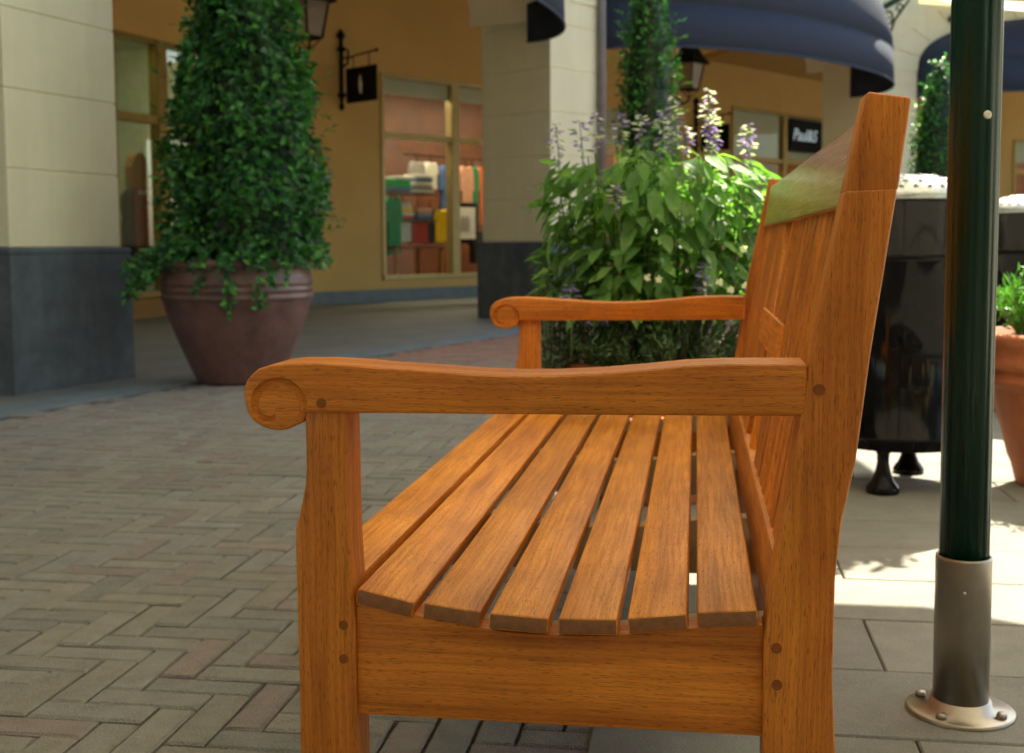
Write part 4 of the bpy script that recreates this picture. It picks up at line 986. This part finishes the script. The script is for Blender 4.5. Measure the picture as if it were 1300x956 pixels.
herb((SX-.31, SY-.10, 0), .10, .40, .72, 90, [(.16, .24, .18), (.22, .30, .24), (.12, .19, .13)], 'silvery small leaved sprigs at the left of the sage', 42, Ln=.026, wr=.45)
# right terracotta pot with sunny grass-like plant
TP = (1.74, 3.72, 0)
pot('terracotta_pot', TP, [(.13, 0), (.14, 0), (.15, .02), (.162, .07), (.175, .10), (.195, .18), (.235, .31), (.245, .33), (.258, .335), (.260, .35), (.250, .36), (.252, .375), (.268, .38), (.272, .40), (.262, .412), (.264, .44), (.276, .452), (.280, .475), (.270, .49), (.250, .49), (.24, .44)],
    M['terra'], 'orange terracotta pot with ringed rim at the right edge', .24, .46)
herb(TP, .25, .48, .72, 420, [(.06, .22, .03), (.09, .28, .04), (.13, .30, .08)], 'fresh green low plant with white flecks in the terracotta pot', 43, Ln=.042, wr=.2)

# ------------------------------------------------------------------ litter bins
def litter_bin(loc, label):
    root = empty('litter_bin', loc); rr = .212
    mb = MB(); mb.lathe([(rr-.01, .135), (rr, .14), (rr, .165), (rr+.004, .168), (rr+.004, .178), (rr, .181), (rr, .705), (rr+.010, .712), (rr+.012, .725), (rr+.010, .738), (rr, .745), (rr, .895), (rr-.012, .902)], 64)
    mb.build('body', M['black'], root)
    mb = MB(); mb.lathe([(rr-.02, .895), (rr+.004, .900), (rr+.006, .915), (rr-.004, .930), (.17, .958), (.10, .976), (.0001, .984)], 64)
    for ring, n_, rz, zz in ((0, 30, .198, .9405), (1, 26, .172, .956), (2, 20, .140, .965), (3, 12, .10, .975)):
        for k in range(n_):
            a = 2*math.pi*(k+.5*(ring % 2))/n_; mb.lathe([(.0075, -.004), (.0070, .001), (.004, .004), (.0005, .005)], 8, (rz*math.cos(a), rz*math.sin(a), zz))
    mb.build('lid', M['alu'], root)
    for k in range(4):
        a = R(-120)+k*math.pi/2; mb = MB()
        mb.lathe([(.044, 0), (.050, .008), (.050, .022), (.044, .032), (.034, .045), (.024, .07), (.018, .10), (.019, .125), (.024, .137)], 20, (.185*math.cos(a), .185*math.sin(a), 0)); mb.build('foot', M['black'], root)
    return tag(root, label, 'bin', 'black litter bins')
b1 = litter_bin((1.225, 3.78, 0), 'glossy black litter bin with studded silver lid directly behind the bench')
b2 = copy_tree(b1); b2.location = (2.36, 5.42, 0); b2.rotation_euler = (0, 0, .6); b2['label'] = 'black litter bin with studded silver lid at the right edge'
mb = MB(); mb.lathe([(.0, -.02), (.022, -.012), (.025, .0), (.015, .014), (.0, .02)], 12); kn = mb.build('ash_knob', M['alu'], b2); kn.location = (-.12, -.185, .80)

# ------------------------------------------------------------------ umbrella on the green pole
UX, UY = .728, 1.90
umb = empty('market_umbrella', (UX, UY, 0)); tag(umb, 'tall umbrella with dark green ribbed pole in a steel sleeve behind the bench', 'umbrella')
mb = MB(); n = 96; vs = []; zz = [.265, 2.75]
def fl_r(a): return .0388-.0011*(1 if math.sin(a*16) > .55 else 0)-.0012*max(0, math.cos(a*4))**8
for z in zz:
    for k in range(n): a = 2*math.pi*k/n; vs.append((fl_r(a)*math.cos(a), fl_r(a)*math.sin(a), z))
mb.add(vs, [(k, (k+1) % n, (k+1) % n+n, k+n) for k in range(n)]+[tuple(range(n-1, -1, -1)), tuple(range(n, 2*n))], smooth=True); mb.build('pole', M['green'], umb)
mb = MB(); mb.lathe([(.0435, .03), (.0435, .262), (.0432, .266), (.0395, .2665), (.0393, .20)], 48); slv = mb.build('sleeve', M['steel'], umb)
mb = MB(); mb.lathe([(.0, 0), (.0028, 0), (.0025, .0012), (0, .0016)], 10); o = mb.build('set_screw', M['screw'], slv); o.rotation_euler = (R(90), 0, R(-15)); o.location = (-.0135, -.0415, .215)
mb = MB(); mb.lathe([(.0020, 0), (.0062, 0), (.0066, .0012), (.0050, .0022), (.0026, .0018)], 20); o = mb.build('screw', M['screw'], umb); o.rotation_euler = (R(90), 0, R(6)); o.location = (.0045, -.0384, .965)
mb = MB(); mb.lathe([(.085, .004), (.085, .012), (.082, .014), (.05, .015), (.047, .03)], 40)
for k in range(4): mb.lathe([(.009, 0), (.009, .006), (.006, .009)], 6, (.068*math.cos(R(45)+k*math.pi/2), .068*math.sin(R(45)+k*math.pi/2), .0145))
mb.build('base_flange', M['steel'], umb)
RU = 2.55; n = 8; rn = random.Random(2)
mb = MB(); vs = [(0, 0, 3.02)]; fs = []; RR = 5
for j_ in range(1, RR+1):
    for k in range(n*3):
        a = 2*math.pi*k/(n*3)+R(22.5); t = j_/RR; sag = 0 if k % 3 == 0 else .045*t; rr = RU*t*(1 if k % 3 == 0 else .955); vs.append((rr*math.cos(a), rr*math.sin(a), 3.02-.62*t-sag))
m_ = n*3
for k in range(m_): fs.append((0, 1+k, 1+(k+1) % m_))
for j_ in range(RR-1):
    for k in range(m_): fs.append((1+j_*m_+k, 1+j_*m_+(k+1) % m_, 1+(j_+1)*m_+(k+1) % m_, 1+(j_+1)*m_+k))
mb.add(vs, fs, smooth=True); o = mb.build('canopy', M['canvas'], umb); md = o.modifiers.new('t', 'SOLIDIFY'); md.thickness = .004
for k in range(n):
    a = 2*math.pi*k/n+R(22.5); mb = MB(); mb.tube([(.04*math.cos(a), .04*math.sin(a), 2.97), (RU*.97*math.cos(a), RU*.97*math.sin(a), 2.385)], .012, 5); rb = mb.build('rib', M['green'], umb)
    mb = MB(); mb.tube([(.05*math.cos(a), .05*math.sin(a), 2.38), (1.15*math.cos(a), 1.15*math.sin(a), 2.655)], .009, 5); mb.build('strut', M['green'], umb)

# unseen sail and leafy basket, added above the frame to cast shadows
sl = [(-1.9, 3.15), (1.19, 3.75), (1.19, 8.8), (-.2, 8.8)]
mb = MB(); nn = 12; vs = []
for i in range(nn+1):
    for j_ in range(nn+1):
        a, b = i/nn, j_/nn; x = (1-a)*((1-b)*sl[0][0]+b*sl[3][0])+a*((1-b)*sl[1][0]+b*sl[2][0]); y = (1-a)*((1-b)*sl[0][1]+b*sl[3][1])+a*((1-b)*sl[1][1]+b*sl[2][1])
        vs.append((x, y, 3.02-.10*math.sin(math.pi*a)*math.sin(math.pi*b)))
n_ = nn+1; mb.add(vs, [(i*n_+j_, i*n_+j_+1, (i+1)*n_+j_+1, (i+1)*n_+j_) for i in range(nn) for j_ in range(nn)], smooth=True)
o = mb.build('shade_sail', M['canvas']); md = o.modifiers.new('t', 'SOLIDIFY'); md.thickness = .004
tag(o, 'unseen cream shade sail added to keep sun off the bench and the sage', 'shade sail')
o = MB(); o.add([(1.21, 5.95, 3.0), (2.25, 5.95, 3.0), (2.35, 8.75, 3.04), (1.21, 8.75, 3.04)], [(0, 1, 2, 3)]); o = o.build('shade_sail', M['canvas']); md = o.modifiers.new('t', 'SOLIDIFY'); md.thickness = .004  # second unseen sail, added to shade the ground by the bins
tag(o, 'smaller unseen cream sail added to shade the ground by the litter bins', 'shade sail')
hb = empty('shadow_basket', (1.40, 4.36, 1.80)); tag(hb, 'unseen leafy basket added at the umbrella rim to cast leaf shadows', 'basket')
mb = MB(); mb.lathe([(.02, -.12), (.10, -.10), (.15, -.03), (.17, .05), (.16, .05)], 20); mb.build('basket_bowl', M['bark'], hb)
mb = MB(); mb.tube([(.15, 0, .05), (0, 0, .55), (-.15, 0, .05)], .003, 4); mb.build('chain', M['iron'], hb)
lf = MB(); rn = random.Random(77)
for k in range(260):
    a = rn.uniform(0, 6.283); rr = math.sqrt(rn.random())*.27; z = rn.uniform(-.10, .22)*(1-rr/.45)
    c = SG[rn.randrange(4)]; leaf(lf, Vector((rr*math.cos(a), rr*math.sin(a), z)), rvec(rn), Vector((0, 0, 1)), rn.uniform(.05, .08), rn.uniform(.03, .045), c, .2, .2)
lf.build('foliage', M['leafbig'], hb, fix=False)
# unseen arcade added behind the viewer: what the glossy things mirror
A5 = Vector((6.5, -9.5, 0)); F5 = Vector((-1, .12, 0)).normalized(); opp = frame('shop_building', A5, F5)
tag(opp, 'ochre arcade building added behind the viewer for reflections', 'building')
mb = MB(); mb.box(-6, 16, 3.5, 3.7, 0, 4.6); mb.build('shop_wall', M['ochre'], opp)
mb = MB(); mb.box(-6, 16, 0, 6, 4.6, 8.5); mb.build('upper_wall', M['ochre'], opp)
for k in range(5):
    x = -6+k*5.2; courses([(x, 0), (x+.85, 0), (x+.85, .9), (x, .9)], .77, 3.0, .415, opp)
    if k < 4: arch_wall(opp, x+.85, x+5.2, 2.95, 1.2, 4.6, .9, vous=False, xl=x, seg=16)

# unseen trees added behind the viewer to darken light from that side
rn = random.Random(90)
def screen_tree(x, y, label):
    root = empty('screen_tree', (x, y, 0)); mb = MB(); mb.tube([(0, 0, 0), (.05, .03, 1.4), (-.03, .05, 3.0), (.06, 0, 5.2)], [.17, .14, .11, .05], 10)
    for k in range(6):
        a = k*1.05; mb.tube([(0, 0, 2.0+k*.35), (.8*math.cos(a), .8*math.sin(a), 2.9+k*.4), (1.5*math.cos(a), 1.5*math.sin(a), 3.5+k*.5)], [.06, .045, .02], 6)
    mb.build('trunk', M['bark'], root)
    lf = MB(); cl = [(rn.uniform(-1.6, 1.6), rn.uniform(-1.4, 1.4), rn.uniform(1.9, 6.6), rn.uniform(.7, 1.25)) for _ in range(34)]
    for k in range(4200):
        c = cl[rn.randrange(len(cl))]; v = rvec(rn)*c[3]*(rn.random()**.4); g_ = rn.uniform(.7, 1.3)
        leaf(lf, Vector((c[0]+v.x, c[1]+v.y, c[2]+v.z)), rvec(rn), Vector((0, 0, 1)), rn.uniform(.16, .26), rn.uniform(.10, .15), (.035*g_, .075*g_, .022*g_), .2, .2)
    lf.build('crown', M['leaf'], root, fix=False); return tag(root, label, 'tree', 'unseen trees added behind the viewer to block light')
for k, (x, y) in enumerate(((-7.2, -2.2), (-4.3, -3.6), (-1.3, -4.4), (1.7, -4.5), (4.6, -3.8), (7.4, -2.4))):
    screen_tree(x, y, ['added light-blocking tree furthest left behind the viewer', 'second added light-blocking tree from the left behind the viewer', 'third added light-blocking tree behind the viewer', 'fourth added light-blocking tree behind the viewer', 'fifth added light-blocking tree behind the viewer', 'added light-blocking tree furthest right behind the viewer'][k])
